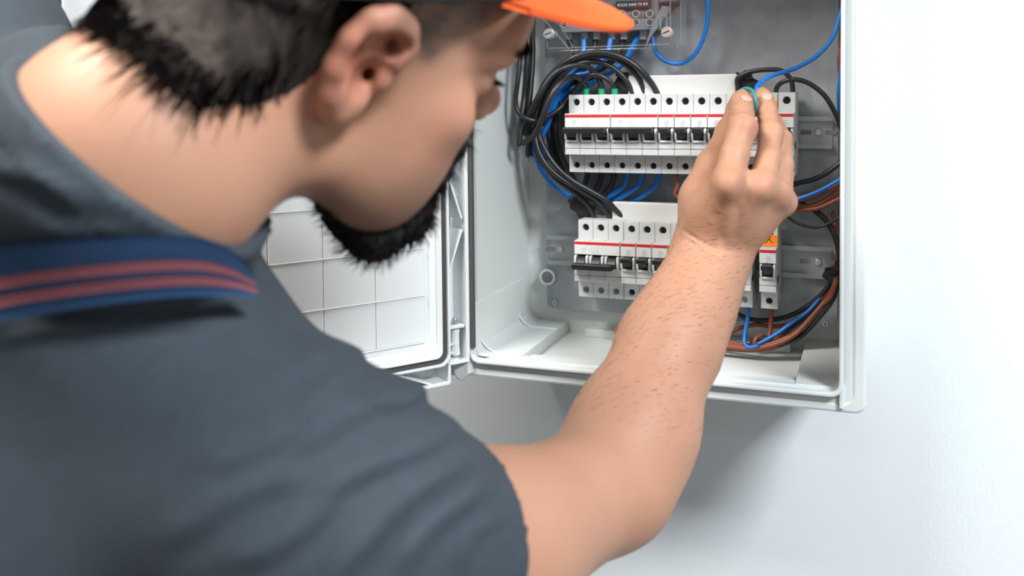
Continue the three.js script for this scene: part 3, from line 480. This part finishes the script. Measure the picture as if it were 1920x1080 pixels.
// right hand: palm and five digits
const hand = [];
const hp = (u, v, D, r) => ({ p: S(u, v, D), r: r / F * D });
const digit = (list, k = .006) => { for (let i = 0; i + 1 < list.length; i++) hand.push([rc(list[i].p, list[i + 1].p, list[i].r, list[i + 1].r), k]); };
// palm: metacarpals fan from the wrist
const W0 = hp(1312, 470, .86, 38), W1 = hp(1354, 478, .862, 28);
digit([W0, hp(1335, 400, .842, 44), hp(1364, 345, .815, 32)], .016); digit([hp(1338, 468, .858, 38), hp(1378, 400, .838, 42), hp(1424, 350, .818, 30)], .016);
digit([W1, hp(1400, 418, .846, 30), hp(1455, 368, .832, 26)], .016); digit([W1, hp(1408, 420, .856, 25), hp(1467, 384, .846, 21)], .016);
// thenar mass and thumb, behind the index finger
digit([hp(1312, 455, .868, 34), hp(1318, 372, .868, 36), hp(1338, 312, .876, 32)], .018);
digit([hp(1338, 312, .876, 30), hp(1367, 248, .905, 23), hp(1386, 205, .925, 21), hp(1394, 190, .935, 17)], .008);
// fingers: knuckle, middle joint, end joint, tip
digit([hp(1364, 345, .815, 30), hp(1377, 292, .824, 27), hp(1391, 240, .840, 26), hp(1391, 216, .862, 23), hp(1390, 196, .885, 22.5), hp(1392, 188, .897, 21)], .003);
digit([hp(1426, 350, .820, 28), hp(1440, 300, .838, 23), hp(1444, 250, .86, 20), hp(1438, 210, .884, 19), hp(1431, 186, .90, 18), hp(1429, 178, .91, 15)], .003);
digit([hp(1455, 368, .834, 25), hp(1466, 310, .852, 21), hp(1466, 262, .876, 19), hp(1450, 232, .905, 18), hp(1438, 215, .925, 15)], .003);
digit([hp(1467, 384, .848, 20), hp(1470, 330, .866, 17), hp(1467, 290, .888, 15.5), hp(1452, 262, .912, 14.5), hp(1440, 245, .925, 12)], .003);
// knuckle bumps and tendons
for (const [u, v, D, r] of [[1366, 336, .799, 19], [1430, 344, .806, 17], [1460, 362, .819, 14], [1474, 376, .836, 12], [1396, 236, .826, 15], [1446, 250, .852, 12]]) { const q = hp(u, v, D + .006, r); hand.push([el(q.p, [q.r, q.r, q.r]), .014]); }
digit([hp(1345, 440, .836, 7), hp(1364, 352, .801, 8)], .016); digit([hp(1362, 440, .834, 6), hp(1424, 358, .806, 7)], .016);
// nails are children of the body
const fSkinRaw = field([...skinBody, ...hand]);
const creases = [[1278, 430, 1310, 450, 3], [1310, 450, 1350, 474, 3], [1290, 452, 1330, 474, 2.5], [1330, 474, 1372, 492, 2.5], [1362, 214, 1418, 220, 3], [1366, 207, 1416, 211, 2.5], [1418, 214, 1456, 220, 2.5], [1340, 395, 1352, 455, 9], [1385, 385, 1376, 450, 9]];
const fSkin = (x, y, z) => { let d = fSkinRaw(x, y, z); if (d < .006 && d > -.006 && z < -.72) { const u = PX + F * x / -z, v = PY + F * y / z; if (u > 1270) for (const [a, b, c, e, w] of creases) { const L = Math.hypot(c - a, e - b), t = ((u - a) * (c - a) + (v - b) * (e - b)) / (L * L), q = ((u - a) * -(e - b) + (v - b) * (c - a)) / L; if (t > -.1 && t < 1.1) d += .0009 * Math.exp(-((q / w) ** 2)) * sm(-.1, .15, t) * sm(1.1, .85, t); } } return d; };
const fHand = fSkin;
const fTrunk = field(skinBody);
const inBox = (b, m) => (x, y, z) => x > b[0].x + m && x < b[1].x - m && y > b[0].y + m && y < b[1].y - m && z > b[0].z + m && z < b[1].z - m;
const hc = H(.0, -.01, 0), headBox = [hc.clone().add(V(-.19, -.16, -.15)), hc.clone().add(V(.135, .15, .19))];
const hm = S(1385, 320, .86), handBox = [V(hm.x - .065, hm.y - .095, -.95), V(hm.x + .075, hm.y + .085, -.755)];
// signed distance in pixels to the inside of an outline
function insideBy(u, v, poly) {
  let best = 1e9, ins = false;
  for (let i = 0, j = poly.length - 1; i < poly.length; j = i++) {
    const [ax, ay] = poly[j], [bx, by] = poly[i], t = Math.min(1, Math.max(0, ((u - ax) * (bx - ax) + (v - ay) * (by - ay)) / ((bx - ax) ** 2 + (by - ay) ** 2)));
    best = Math.min(best, Math.hypot(u - ax - t * (bx - ax), v - ay - t * (by - ay))); if ((ay > v) !== (by > v) && u < (bx - ax) * (v - ay) / (by - ay) + ax) ins = !ins;
  }
  return ins ? best : -best;
}
const temple = [[735, -40], [742, 40], [770, 75], [772, 120], [812, 132], [850, 96], [905, 58], [962, 12], [985, -40]];
const stubble = [[560, 372], [600, 350], [660, 345], [720, 352], [775, 325], [830, 270], [850, 250], [885, 240], [840, 380], [740, 460], [600, 420]];
const skinTint = (x, y, z, c) => {
  const n = noise(x * 40, y * 40, z * 40) * .5 + noise(x * 130, y * 130, z * 130) * .3, w = 1 + .04 * n; let r = .45, g = .236, b = .148;
  const px = PX + F * x / -z, py = PY + F * y / z;
  c[0] = r * w; c[1] = g * (w + .02 * n); c[2] = b * (w + .03 * n);
  const red = (p, R, k) => { const d = Math.hypot(x - p.x, y - p.y, z - p.z), t = k * Math.exp(-((d / R) ** 2)); c[0] *= 1 - .05 * t; c[1] *= 1 - .30 * t; c[2] *= 1 - .28 * t; };
  if (z > -.70 && y > -.06) {
    const t = insideBy(px, py, temple) , u = sm(-6, 26, t) * .8 * (.8 + .4 * noise(x * 160 + y * 60, y * 160, z * 60)); c[0] += (.085 - c[0]) * u; c[1] += (.066 - c[1]) * u; c[2] += (.055 - c[2]) * u;
    const jv = insideBy(px, py, stubble), w2 = sm(-30, 40, jv) * .42; c[0] += (.12 - c[0]) * w2; c[1] += (.085 - c[1]) * w2; c[2] += (.065 - c[2]) * w2;
  }
  for (const p of knucks) red(p, .010, .45);
  red(EP(-.014, .010, .006), .030, 1.25); red(H(.118, -.010, 0), .016, .9); red(H(.06, -.02, .055), .03, .35);
};
const knucks = [S(1366, 335, .8), S(1428, 342, .805), S(1462, 364, .82), S(1396, 236, .826), S(1440, 250, .836), S(1392, 190, .88), S(1430, 175, .9)];
const gHand = nets(fHand, handBox[0], handBox[1], .0021), gHead = nets(fSkin, headBox[0], headBox[1], .0030);
const inHand = inBox(handBox, .004), inHead = inBox(headBox, .006);
const bodyBox = [V(-.66, -.78, -1.06), V(.32, .25, -.36)];
const armBox = [V(-.02, -.36, -.94), V(.30, -.02, -.52)];
const inArm = inBox(armBox, .012);
const gArm = nets(fSkin, armBox[0], armBox[1], .0038, (x, y, z) => inHand(x, y, z));
const gBody = nets(fSkin, bodyBox[0], bodyBox[1], .009, (x, y, z) => inHand(x, y, z) || inHead(x, y, z) || inArm(x, y, z));
const person = (() => {
  const g = mergeI([gHand, gHead, gArm, gBody].map((q) => paint(q, skinTint)));
  const m = new THREE.Mesh(g, new THREE.MeshPhysicalMaterial({ color: 0xffffff, vertexColors: true, roughness: .52, specularIntensity: .6 })); m.name = 'person'; m.castShadow = m.receiveShadow = true;
  scene.add(m); m.applyMatrix4(camera.matrixWorld); return tag(m, 'bearded man in a grey t-shirt and orange cap reaching into the electrical cabinet', 'person');
})();
function part(name, g, m, parent = person) { const o = obj(name, g, m, parent); return o; }

// ---------------------------------------------------------------- clothing
const shirtL = [
  [rc(S(190, 620, .53), S(505, 882, .53), .055, .068), .04],
  [rc(S(505, 882, .53), S(650, 975, .535), .068, .069), .03],
  [rc(S(650, 975, .535), S(886, 1034, .61), .069, .062), .02],
  [rc(shoulderL, S(170, 520, .62), .066, .060), .04],
  [el(S(120, 880, .60), [.13, .18, .11]), .05],
  [rc(S(200, 900, .585), S(520, 990, .56), .095, .072), .06],
  [rc(chest, belly, .106, .15), .05],
  [rc(belly, hips, .15, .155), .08],
  [rc(S(40, 320, .63), S(220, 560, .55), .065, .055), .05],
  [rc(shoulderL, S(-95, 520, .81), .062, .056), .05],
];
const fShirt0 = field(shirtL);
// folds: [u0, v0, u1, v1, half width in px, height in mm]
const folds = [[520, 830, 860, 700, 30, 3.0], [610, 930, 850, 790, 26, 3.4], [640, 1060, 870, 850, 26, 3.6], [380, 870, 620, 760, 30, 2.4], [760, 1060, 900, 900, 22, 3.0], [300, 1000, 560, 880, 34, 2.2], [520, 690, 720, 640, 22, 2.0], [700, 760, 830, 715, 18, 2.4], [860, 1060, 930, 960, 18, 2.2], [0, 640, 430, 590, 16, 2.4], [430, 1060, 640, 940, 28, 2.2], [40, 330, 300, 400, 26, 2.2], [60, 420, 330, 430, 22, 2.0], [-20, 300, 160, 400, 24, 2.2], [560, 800, 700, 610, 20, 1.6]];
const hemP = S(842, 1028, .59), hemN = elbow.clone().sub(shoulderR).normalize();
const colA = S(458, 462, .50), colB = S(8, 116, .47), colC = S(118, 58, .60), colN = colB.clone().sub(colA).cross(colC.clone().sub(colA)).normalize(); if (colN.x < 0) colN.negate();
const armHole = rc(S(690, 1010, .55), S(900, 1028, .62), .0590, .0548), neckHole = rc(S(262, 296, .505), H(-.03, -.03, 0), .076, .074);
bound(armHole); bound(neckHole);
const colM = colA.clone().add(colB).multiplyScalar(.5);
function fShirt(x, y, z) {
  let d = fShirt0(x, y, z); { const e = fTrunk(x, y, z) - .006, k = .012, h = Math.max(k - Math.abs(d - e), 0) / k; d = Math.min(d, e) - h * h * k * .25; } if (d > .05) return d;
  if (z < -.2) {
    const u = PX + F * x / -z, v = PY + F * y / z; let a = 0;
    if (d < .03) for (const [u0, v0, u1, v1, w, h] of folds) {
      const bx = u1 - u0, by = v1 - v0, L = Math.hypot(bx, by); let t = ((u - u0) * bx + (v - v0) * by) / (L * L); const s = ((u - u0) * -by + (v - v0) * bx) / L + 10 * Math.sin(t * 5 + u0);
      const e = sm(-.15, .2, t) * sm(1.15, .8, t); a += h * .001 * e * (Math.exp(-((s / w) ** 2)) - .6 * Math.exp(-(((s - w * 1.3) / (w * .7)) ** 2)));
    }
    a += .0010 * noise(x * 22, y * 22, z * 22) + .0012 * noise(x * 9 + y * 14, y * 8, z * 10);
    d -= a;
  }
  // collar: cut by a slightly dished plane, with a ribbed band
  const c = (x - colM.x) * colN.x + (y - colM.y) * colN.y + (z - colM.z) * colN.z, nd = dist(neckHole, x, y, z);
  const rr = Math.hypot(x - colM.x, y - colM.y, z - colM.z), ce = c - 1.5 * Math.max(0, rr - .085) ** 2; if (nd < .11) { if (ce > -.020) d -= .0012 * sm(-.020, -.017, ce); d = Math.max(d, ce); }
  // sleeve: hem plane, hollow inside
  const h = (x - hemP.x) * hemN.x + (y - hemP.y) * hemN.y + (z - hemP.z) * hemN.z, s0 = (x - shoulderR.x) * hemN.x + (y - shoulderR.y) * hemN.y + (z - shoulderR.z) * hemN.z;
  if (s0 > .02) { if (h > -.021 && h < -.0185) d += .0006; d = Math.max(d, h - .0); if (h > -.09) d = Math.max(d, -dist(armHole, x, y, z)); }
  return d;
}
const shirtTint = (x, y, z, c) => { const n = noise(x * 300, y * 300, z * 300) * .5 + noise(x * 120, y * 120, z * 120) * .35, w = 1 + .16 * n; c[0] = .036 * w; c[1] = .048 * w; c[2] = .060 * w; };
const gShirt = paint(nets(fShirt, V(-.60, -.80, -1.0), V(.06, .22, -.33), .0044), shirtTint);
const shirt = part('t_shirt', gShirt, new THREE.MeshPhysicalMaterial({ color: 0xffffff, vertexColors: true, roughness: .95, sheen: .25, sheenRoughness: .6 }));
// dungaree strap lying on the shirt, with two woven stripes
function ribbon(top, bot, t0, t1, lift, thick) {   // follows the cloth between two lines drawn over the shoulder
  const ct = new THREE.CatmullRomCurve3(top.map(([u, v]) => V(u, v, 0))), cb = new THREE.CatmullRomCurve3(bot.map(([u, v]) => V(u, v, 0)));
  const NS = 90, NT = 8, P = [], idx = [];
  const soft = (x, y, z) => { const a = fShirt0(x, y, z), e = fTrunk(x, y, z) - .006, k = .05, h = Math.max(k - Math.abs(a - e), 0) / k; return Math.min(a, e) - h * h * k * .25; };
  const hit = (u, v) => { let D = .36; for (let i = 0; i < 90; i++) { const p = S(u, v, D), d = soft(p.x, p.y, p.z) - lift; if (d < .0002) break; D += d * .8; if (D > .9) break; } return S(u, v, D); };
  const row = (layer) => { for (let i = 0; i <= NS; i++) { const a = ct.getPoint(i / NS), b = cb.getPoint(i / NS); for (let j = 0; j <= NT; j++) { const t = t0 + (t1 - t0) * j / NT, p = hit(a.x + (b.x - a.x) * t, a.y + (b.y - a.y) * t); if (layer) p.multiplyScalar(1 + thick / p.length()); P.push(p.x, p.y, p.z); } } };
  row(0); row(1); const n = NT + 1, off = (NS + 1) * n;
  for (let i = 0; i < NS; i++) for (let j = 0; j < NT; j++) { const a = i * n + j; idx.push(a, a + 1, a + n, a + 1, a + n + 1, a + n, off + a, off + a + n, off + a + 1, off + a + 1, off + a + n, off + a + n + 1); }
  for (let i = 0; i < NS; i++) for (const j of [0, NT]) { const a = i * n + j, q = [a, a + n, off + a, a + n, off + a + n, off + a]; idx.push(...(j ? q : q.reverse())); }
  const g = new THREE.BufferGeometry(); g.setAttribute('position', new THREE.Float32BufferAttribute(P, 3)); g.setIndex(idx); g.computeVertexNormals(); return g;
}
{
  const top = [[-90, 478], [0, 464], [100, 452], [200, 445], [300, 441], [380, 447], [440, 474], [474, 512]], bot = [[-90, 630], [0, 604], [100, 586], [200, 571], [300, 560], [380, 556], [440, 556], [486, 560]];
  const st = part('dungaree_strap', ribbon(top, bot, 0, 1, .0040, .002), mat(lin(.012, .045, .115), .85)); st.userData.label = 'blue overall strap with two dusty red stripes';
  for (const [a, b] of [[.40, .55], [.65, .80]]) part('stripe', ribbon(top, bot, a, b, .0044, .002), mat(lin(.26, .075, .085), .9), st);
}

// lower half, standing on the floor
{
  const Wi = (x, y, z) => camera.worldToLocal(V(x, y, z)), hw = hips.clone().applyMatrix4(camera.matrixWorld), rw = hR.clone().transformDirection(camera.matrixWorld).setY(0).normalize(), fw = hF.clone().transformDirection(camera.matrixWorld).setY(0).normalize();
  const Q = (r, f, y) => { const p = hw.clone().addScaledVector(rw, r).addScaledVector(fw, f); return Wi(p.x, y, p.z); };
  const L = [[rc(Q(.07, 0, hw.y + .02), Q(-.07, 0, hw.y + .02), .135, .135), .08]], sh = [];
  for (const e of [1, -1]) { L.push([rc(Q(.09 * e, 0, hw.y - .05), Q(.11 * e, .05, -1.02), .092, .068), .05], [rc(Q(.11 * e, .05, -1.02), Q(.11 * e, -.01, -1.43), .066, .058), .03]); sh.push([[rc(Q(.11 * e, -.03, -1.448), Q(.12 * e, .15, -1.460), .046, .036), .03]]); }
  const bb = (g) => g, f = field(L), c = hips.clone(), lo = Wi(hw.x - .34, -1.5, hw.z - .34).min(Wi(hw.x + .34, hw.y + .2, hw.z + .34)).addScalar(-.05), hi = Wi(hw.x - .34, -1.5, hw.z - .34).max(Wi(hw.x + .34, hw.y + .2, hw.z + .34)).addScalar(.05);
  part('trousers', nets(f, lo, hi, .012), mat(lin(.012, .035, .085), .9));
  for (const k of sh) { const fs = field(k), p = k[0][0].a; part('shoe', nets((x, y, z) => { const w = V(x, y, z).applyMatrix4(camera.matrixWorld).y; return Math.max(fs(x, y, z), -1.4985 - w); }, p.clone().addScalar(-.26), p.clone().addScalar(.26), .009), mat(lin(.03, .022, .018), .6)); }
}

// ---------------------------------------------------------------- hair, beard, brows, cap
const hairLine = [[140, -60], [150, 12], [178, 38], [245, 104], [290, 138], [335, 188], [385, 205], [440, 196], [500, 190], [560, 160], [600, 128], [622, 96], [645, 60], [680, 30], [722, 22], [745, 10], [800, -10], [800, -300], [100, -300]];
const pxOf = (p) => [PX + F * p.x / -p.z, PY + F * p.y / p.z];
const toH = (x, y, z) => { const q = V(x, y, z).sub(O); return [q.dot(hF), q.dot(hU), q.dot(hR) + .072]; };
const inHair = (x, y, z) => {   // depth inside the hair line in metres; the left side of the head mirrors the right one
  let [a, b, r] = toH(x, y, z), q = V(x, y, z); if (r < -.02) { q = H(a, b, -r); const k = Math.min(1, (-.02 - r) / .02); q.lerp(V(x, y, z), 1 - k); }
  const [u, v] = pxOf(q); return insideBy(u, v, hairLine) / F * .52;
};
const fSkull = field(skin.slice(0, 1).concat([[rc(neckTop, neckBase, .068, .071), .03]]));
const strandNoise = (x, y, z) => { const [a, b, r] = toH(x, y, z); return noise(a * 150 + b * 40, b * 28, r * 150) * .6 + noise(a * 320 + b * 90, b * 60, r * 320) * .4; };
const fHair = (x, y, z) => { const d = fSkull(x, y, z); if (d > .03 || d < -.03) return d - .004; const e = inHair(x, y, z); return Math.max(d - (.0005 + .0085 * sm(-.002, .026, e)) - .0022 * strandNoise(x, y, z) * sm(.0, .015, e), -e - .002 + .003 * strandNoise(x, y, z)); };
const gHair = nets(fHair, H(-.022, .0, 0).add(V(-.16, -.12, -.14)), H(-.022, .03, 0).add(V(.14, .10, .14)), .0030);
const hairTint = (x, y, z, c) => { const n = strandNoise(x, y, z), w = 1 + 1.1 * n; c[0] = .030 * w; c[1] = .023 * w; c[2] = .019 * w; };
// single locks along the hair line: thin tapering three-sided spikes
function spikes(list) {
  const P = [], N = [], C = [], idx = [];
  for (const { p, d, up, len, r, col, bend } of list) {
    const s = d.clone().cross(up).normalize(), b = P.length / 3, SEG = 3;
    for (let k = 0; k <= SEG; k++) { const t = k / SEG, q = p.clone().addScaledVector(d, len * t).addScaledVector(up, -bend * t * t * len), w = r * (1 - t * .92); for (let m = 0; m < 3; m++) { const A = m * 2.0944, e = s.clone().multiplyScalar(Math.cos(A)).addScaledVector(up, Math.sin(A)); P.push(q.x + e.x * w, q.y + e.y * w, q.z + e.z * w); N.push(e.x, e.y, e.z); C.push(...col); } }
    for (let k = 0; k < SEG; k++) for (let m = 0; m < 3; m++) { const a = b + k * 3 + m, e = b + k * 3 + (m + 1) % 3; idx.push(a, e, a + 3, e, e + 3, a + 3); }
  }
  const g = new THREE.BufferGeometry(); g.setAttribute('position', new THREE.Float32BufferAttribute(P, 3)); g.setAttribute('normal', new THREE.Float32BufferAttribute(N, 3)); g.setAttribute('color', new THREE.Float32BufferAttribute(C, 3)); g.setIndex(idx); return g;
}
function normalAt(f, p) { const e = .001, n = V(f(p.x + e, p.y, p.z) - f(p.x - e, p.y, p.z), f(p.x, p.y + e, p.z) - f(p.x, p.y - e, p.z), f(p.x, p.y, p.z + e) - f(p.x, p.y, p.z - e)); return n.normalize(); }
const locks = [];
{
  const hp2 = gHair.attributes.position;
  for (let k = 0; k < 26000; k++) {
    const i = Math.floor(rnd() * hp2.count), p = V(hp2.getX(i), hp2.getY(i), hp2.getZ(i)), e = inHair(p.x, p.y, p.z); if (e > .030 || rnd() > .75) continue;
    const n = normalAt(fSkull, p), down = hU.clone().negate().addScaledVector(hF, -.25 + .25 * (rnd() - .5)).addScaledVector(hR, .25 * (rnd() - .5)), d = down.addScaledVector(n, -down.dot(n)).normalize().addScaledVector(n, .05 + .12 * rnd()).normalize();
    const w = .7 + .6 * rnd(); locks.push({ p: p.addScaledVector(n, -.001), d, up: n, len: .010 + .016 * rnd(), r: .00035 + .0005 * rnd(), bend: .15 + .3 * rnd(), col: [.026 * w, .020 * w, .017 * w] });
  }
}
for (let k = 0, q = gHair.attributes.position; k < 60000 && locks.length < 9e5; k++) {   // wisps on the nape
  const i = Math.floor(rnd() * q.count), p = V(q.getX(i), q.getY(i), q.getZ(i)), e = inHair(p.x, p.y, p.z); if (e > .012 || rnd() > .16) continue;
  const n = normalAt(fSkull, p), down = hU.clone().negate().addScaledVector(hF, -.1 + .5 * (rnd() - .5)).addScaledVector(hR, .35 * (rnd() - .5)), d = down.addScaledVector(n, -down.dot(n)).normalize().addScaledVector(n, .06 * rnd()).normalize(), w = .6 + .6 * rnd();
  locks.push({ p: p.addScaledVector(n, -.001), d, up: n, len: .018 + .026 * rnd() * rnd() + .006 * rnd(), r: .00025 + .0003 * rnd(), bend: .30, col: [.05 * w, .036 * w, .028 * w] });
}
const hairM = new THREE.MeshPhysicalMaterial({ color: 0xffffff, vertexColors: true, roughness: .75, specularIntensity: .35 });
part('hair', mergeI([paint(gHair, hairTint), spikes(locks)]), hairM);
// beard on chin and under the jaw, moustache end at the corner of the mouth
const bl = [[rc(H(.008, -.088, .046), H(.052, -.103, .032), .005, .017), .012], [rc(H(.052, -.103, .032), H(.078, -.095, 0), .017, .019), .012], [rc(H(.078, -.095, 0), H(.052, -.103, -.032), .019, .017), .012], [rc(H(.052, -.103, -.032), H(.008, -.088, -.046), .017, .005), .012],
  [rc(H(.066, -.086, .034), H(.078, -.098, .012), .012, .014), .010],
  [rc(H(.076, -.088, .016), H(.081, -.060, .030), .013, .006), .010], [rc(H(.081, -.060, .030), H(.087, -.034, .026), .005, .005), .006], [rc(H(.087, -.034, .026), H(.094, -.030, 0), .005, .006), .006]];
const fBeard0 = field(bl), fBeard = (x, y, z) => fBeard0(x, y, z) - .0022 * noise(x * 260, y * 260, z * 260);
const gBeard = nets(fBeard, H(.06, -.09, 0).add(V(-.10, -.08, -.10)), H(.06, -.07, 0).add(V(.10, .09, .10)), .0028), tufts = [];
for (let k = 0; k < 2600; k++) { const q = gBeard.attributes.position, i = Math.floor(rnd() * q.count), p = V(q.getX(i), q.getY(i), q.getZ(i)), n = normalAt(fBeard0, p), d = n.clone().addScaledVector(hU, -.5).add(V(rnd() - .5, rnd() - .5, rnd() - .5).multiplyScalar(.9)).normalize(); tufts.push({ p: p.addScaledVector(n, -.002), d, up: V(.3, .5, .8).cross(d).normalize(), len: .006 + .007 * rnd(), r: .0005, bend: .3, col: [.013, .011, .010] }); }
part('beard', mergeI([paint(gBeard, (x, y, z, c) => { c[0] = .012; c[1] = .0105; c[2] = .010; }), spikes(tufts)]), hairM);
const onFace = (u, r) => { let f = .13; for (let i = 0; i < 60; i++) { const p = H(f, u, r), d = fSkin(p.x, p.y, p.z); if (d < .0006) break; f -= d * .8; } return H(f, u, r); };
const brow = []; for (const s of [1, -1]) for (let k = 0; k < 90; k++) { const t = rnd(); brow.push({ p: onFace(.036 + .004 * Math.sin(3 * t) + .005 * (rnd() - .5), s * (.010 + .042 * t)), d: hR.clone().multiplyScalar(s).addScaledVector(hF, .35).addScaledVector(hU, .3 * (rnd() - .3)).normalize(), up: hF, len: .007 + .004 * rnd(), r: .0006, bend: .2, col: [.03, .022, .017] }); }
part('eyebrow', spikes(brow.slice(0, 90)), hairM); part('eyebrow', spikes(brow.slice(90)), hairM);
const lash = []; for (const s of [1, -1]) for (let k = 0; k < 26; k++) { const t = k / 25 - .5; lash.push({ p: onFace(.0135, s * (.032 + .022 * t)), d: hF.clone().addScaledVector(hR, .5 * t * s).addScaledVector(hU, -.25).normalize(), up: hU, len: .008, r: .0004, bend: -.3, col: [.015, .012, .01] }); }
part('eyelashes', spikes(lash.slice(0, 26)), hairM); part('eyelashes', spikes(lash.slice(26)), hairM);
// cap: crown, dark band, brim
const capM = mat(lin(.85, .115, .012), .8), bandM = mat(lin(.010, .010, .012), .7);
const capAt = (x, y, z) => { const [a, b] = toH(x, y, z); return b - (.0505 + .29 * a); };
const fCrown0 = field([[hel(-.018, .034, 0, .124, .118, .096), .01]]);
const fCrown = (x, y, z) => Math.max(fCrown0(x, y, z), -(fCrown0(x, y, z) + .004), .0105 - capAt(x, y, z));
const fBand = (x, y, z) => { const c = capAt(x, y, z), [a] = toH(x, y, z), top = a > -.075 && a < -.030 ? .0035 : .0125; return Math.max(fCrown0(x, y, z) - .0012, -(fCrown0(x, y, z) + .004), -c, c - top); };
const cb0 = H(-.018, .045, 0).add(V(-.17, -.12, -.16)), cb1 = H(-.018, .06, 0).add(V(.17, .17, .16));
const cap = new THREE.Group(); cap.name = 'cap'; cap.userData.label = 'orange cap with a black band'; person.add(cap);
part('crown', nets(fCrown, cb0, cb1, .0036), capM, cap); part('band', nets(fBand, cb0, cb1, .0030), bandM, cap);
{
  const P = [], idx = [], NR = 40, NT = 16, add2 = (layer) => { for (let i = 0; i <= NR; i++) { const r = (i / NR * 2 - 1) * .074, fi = -.018 + .122 * Math.sqrt(Math.max(0, 1 - (r / .094) ** 2)) - .004, fo = Math.max(fi, .070 + .098 * Math.pow(Math.max(0, 1 - Math.abs(r / .074) ** 2.6), .5)); for (let j = 0; j <= NT; j++) { const f = fi + (fo - fi) * j / NT, p = H(f, .0700 + .07 * (f - .08) - 1.0 * r * r + layer * .0035, r); P.push(p.x, p.y, p.z); } } };
  add2(0); add2(1); const n = NT + 1, off = (NR + 1) * n;
  for (let i = 0; i < NR; i++) for (let j = 0; j < NT; j++) { const a = i * n + j; idx.push(a, a + n, a + 1, a + 1, a + n, a + n + 1, off + a, off + a + 1, off + a + n, off + a + 1, off + a + n + 1, off + a + n); }
  for (let i = 0; i < NR; i++) { const a = i * n + NT; idx.push(a, a + n, off + a, a + n, off + a + n, off + a); }
  for (const i of [0, NR]) for (let j = 0; j < NT; j++) { const a = i * n + j; idx.push(a, a + 1, off + a, a + 1, off + a + 1, off + a); }
  const g = new THREE.BufferGeometry(); g.setAttribute('position', new THREE.Float32BufferAttribute(P, 3)); g.setIndex(idx); g.computeVertexNormals(); part('brim', g, capM, cap);
}
// eyes
for (const s of [1, -1]) { const e = obj('eye', new THREE.SphereGeometry(.0122, 20, 14).translate(...H(.0715, .012, s * .032).toArray()), mat(lin(.75, .72, .70), .2), person); }
// finger nails
const nailM = mat(lin(.62, .35, .29), .35);
function nail(u, v, D, w, h, rot) {
  const c = S(u, v, D), p = V(c.x, c.y, c.z); let q = p.clone(); for (let i = 0; i < 60; i++) { const d = fSkin(q.x, q.y, q.z); if (d < .0002) break; q.addScaledVector(c.clone().normalize(), d); }
  const n = normalAt(fSkin, q), up = V(Math.sin(rot), Math.cos(rot), 0), t = up.addScaledVector(n, -up.dot(n)).normalize(), s = t.clone().cross(n).normalize();
  const g = new THREE.SphereGeometry(1, 20, 14).scale(w, h, .0016), m = new THREE.Matrix4().makeBasis(s, t, n).setPosition(q.addScaledVector(n, -.0006)); g.applyMatrix4(m); return obj('finger_nail', g, nailM, person);
}
nail(1400, 183, .86, .0063, .0055, -.25); nail(1438, 180, .87, .0050, .006, .35);
// sparse dark hairs on the forearm
{
  const q = gArm.attributes.position, arm = [], ax = wrist.clone().sub(elbow).normalize();
  for (let k = 0; k < 9000 && arm.length < 1500; k++) { const i = Math.floor(rnd() * q.count), p = V(q.getX(i), q.getY(i), q.getZ(i)), t = p.clone().sub(elbow).dot(ax) / wrist.distanceTo(elbow); if (t < .12 || t > 1.02 || p.z > -.70) continue; const n = normalAt(fSkin, p), d = ax.clone().addScaledVector(V(1, -.6, .3), .8 + .5 * (rnd() - .5)); d.addScaledVector(n, -d.dot(n)).normalize().addScaledVector(n, .15).normalize(); arm.push({ p, d, up: n, len: .005 + .006 * rnd(), r: .00008, bend: .3, col: [.11, .065, .045] }); }
  const g = part('arm_hair', spikes(arm), hairM); g.userData.kind = 'stuff';
}
// teal wire end held between thumb and fingers
{
  const pts = [[1380, 184, .905], [1386, 172, .90], [1398, 166, .895], [1410, 170, .885], [1416, 182, .878], [1417, 200, .878], [1414, 216, .885]].map(([u, v, D]) => atD(u, v, D)), o = pts[0].clone(), c = new THREE.CatmullRomCurve3(pts.map((p) => p.clone().sub(o)));
  const m = obj('teal_wire', new THREE.TubeGeometry(c, 48, .0017, 10), M.wTeal); m.position.copy(o); tag(m, 'short teal wire bent over the finger tip that the hand is holding', 'wire');
}
renderer.render(scene, camera);
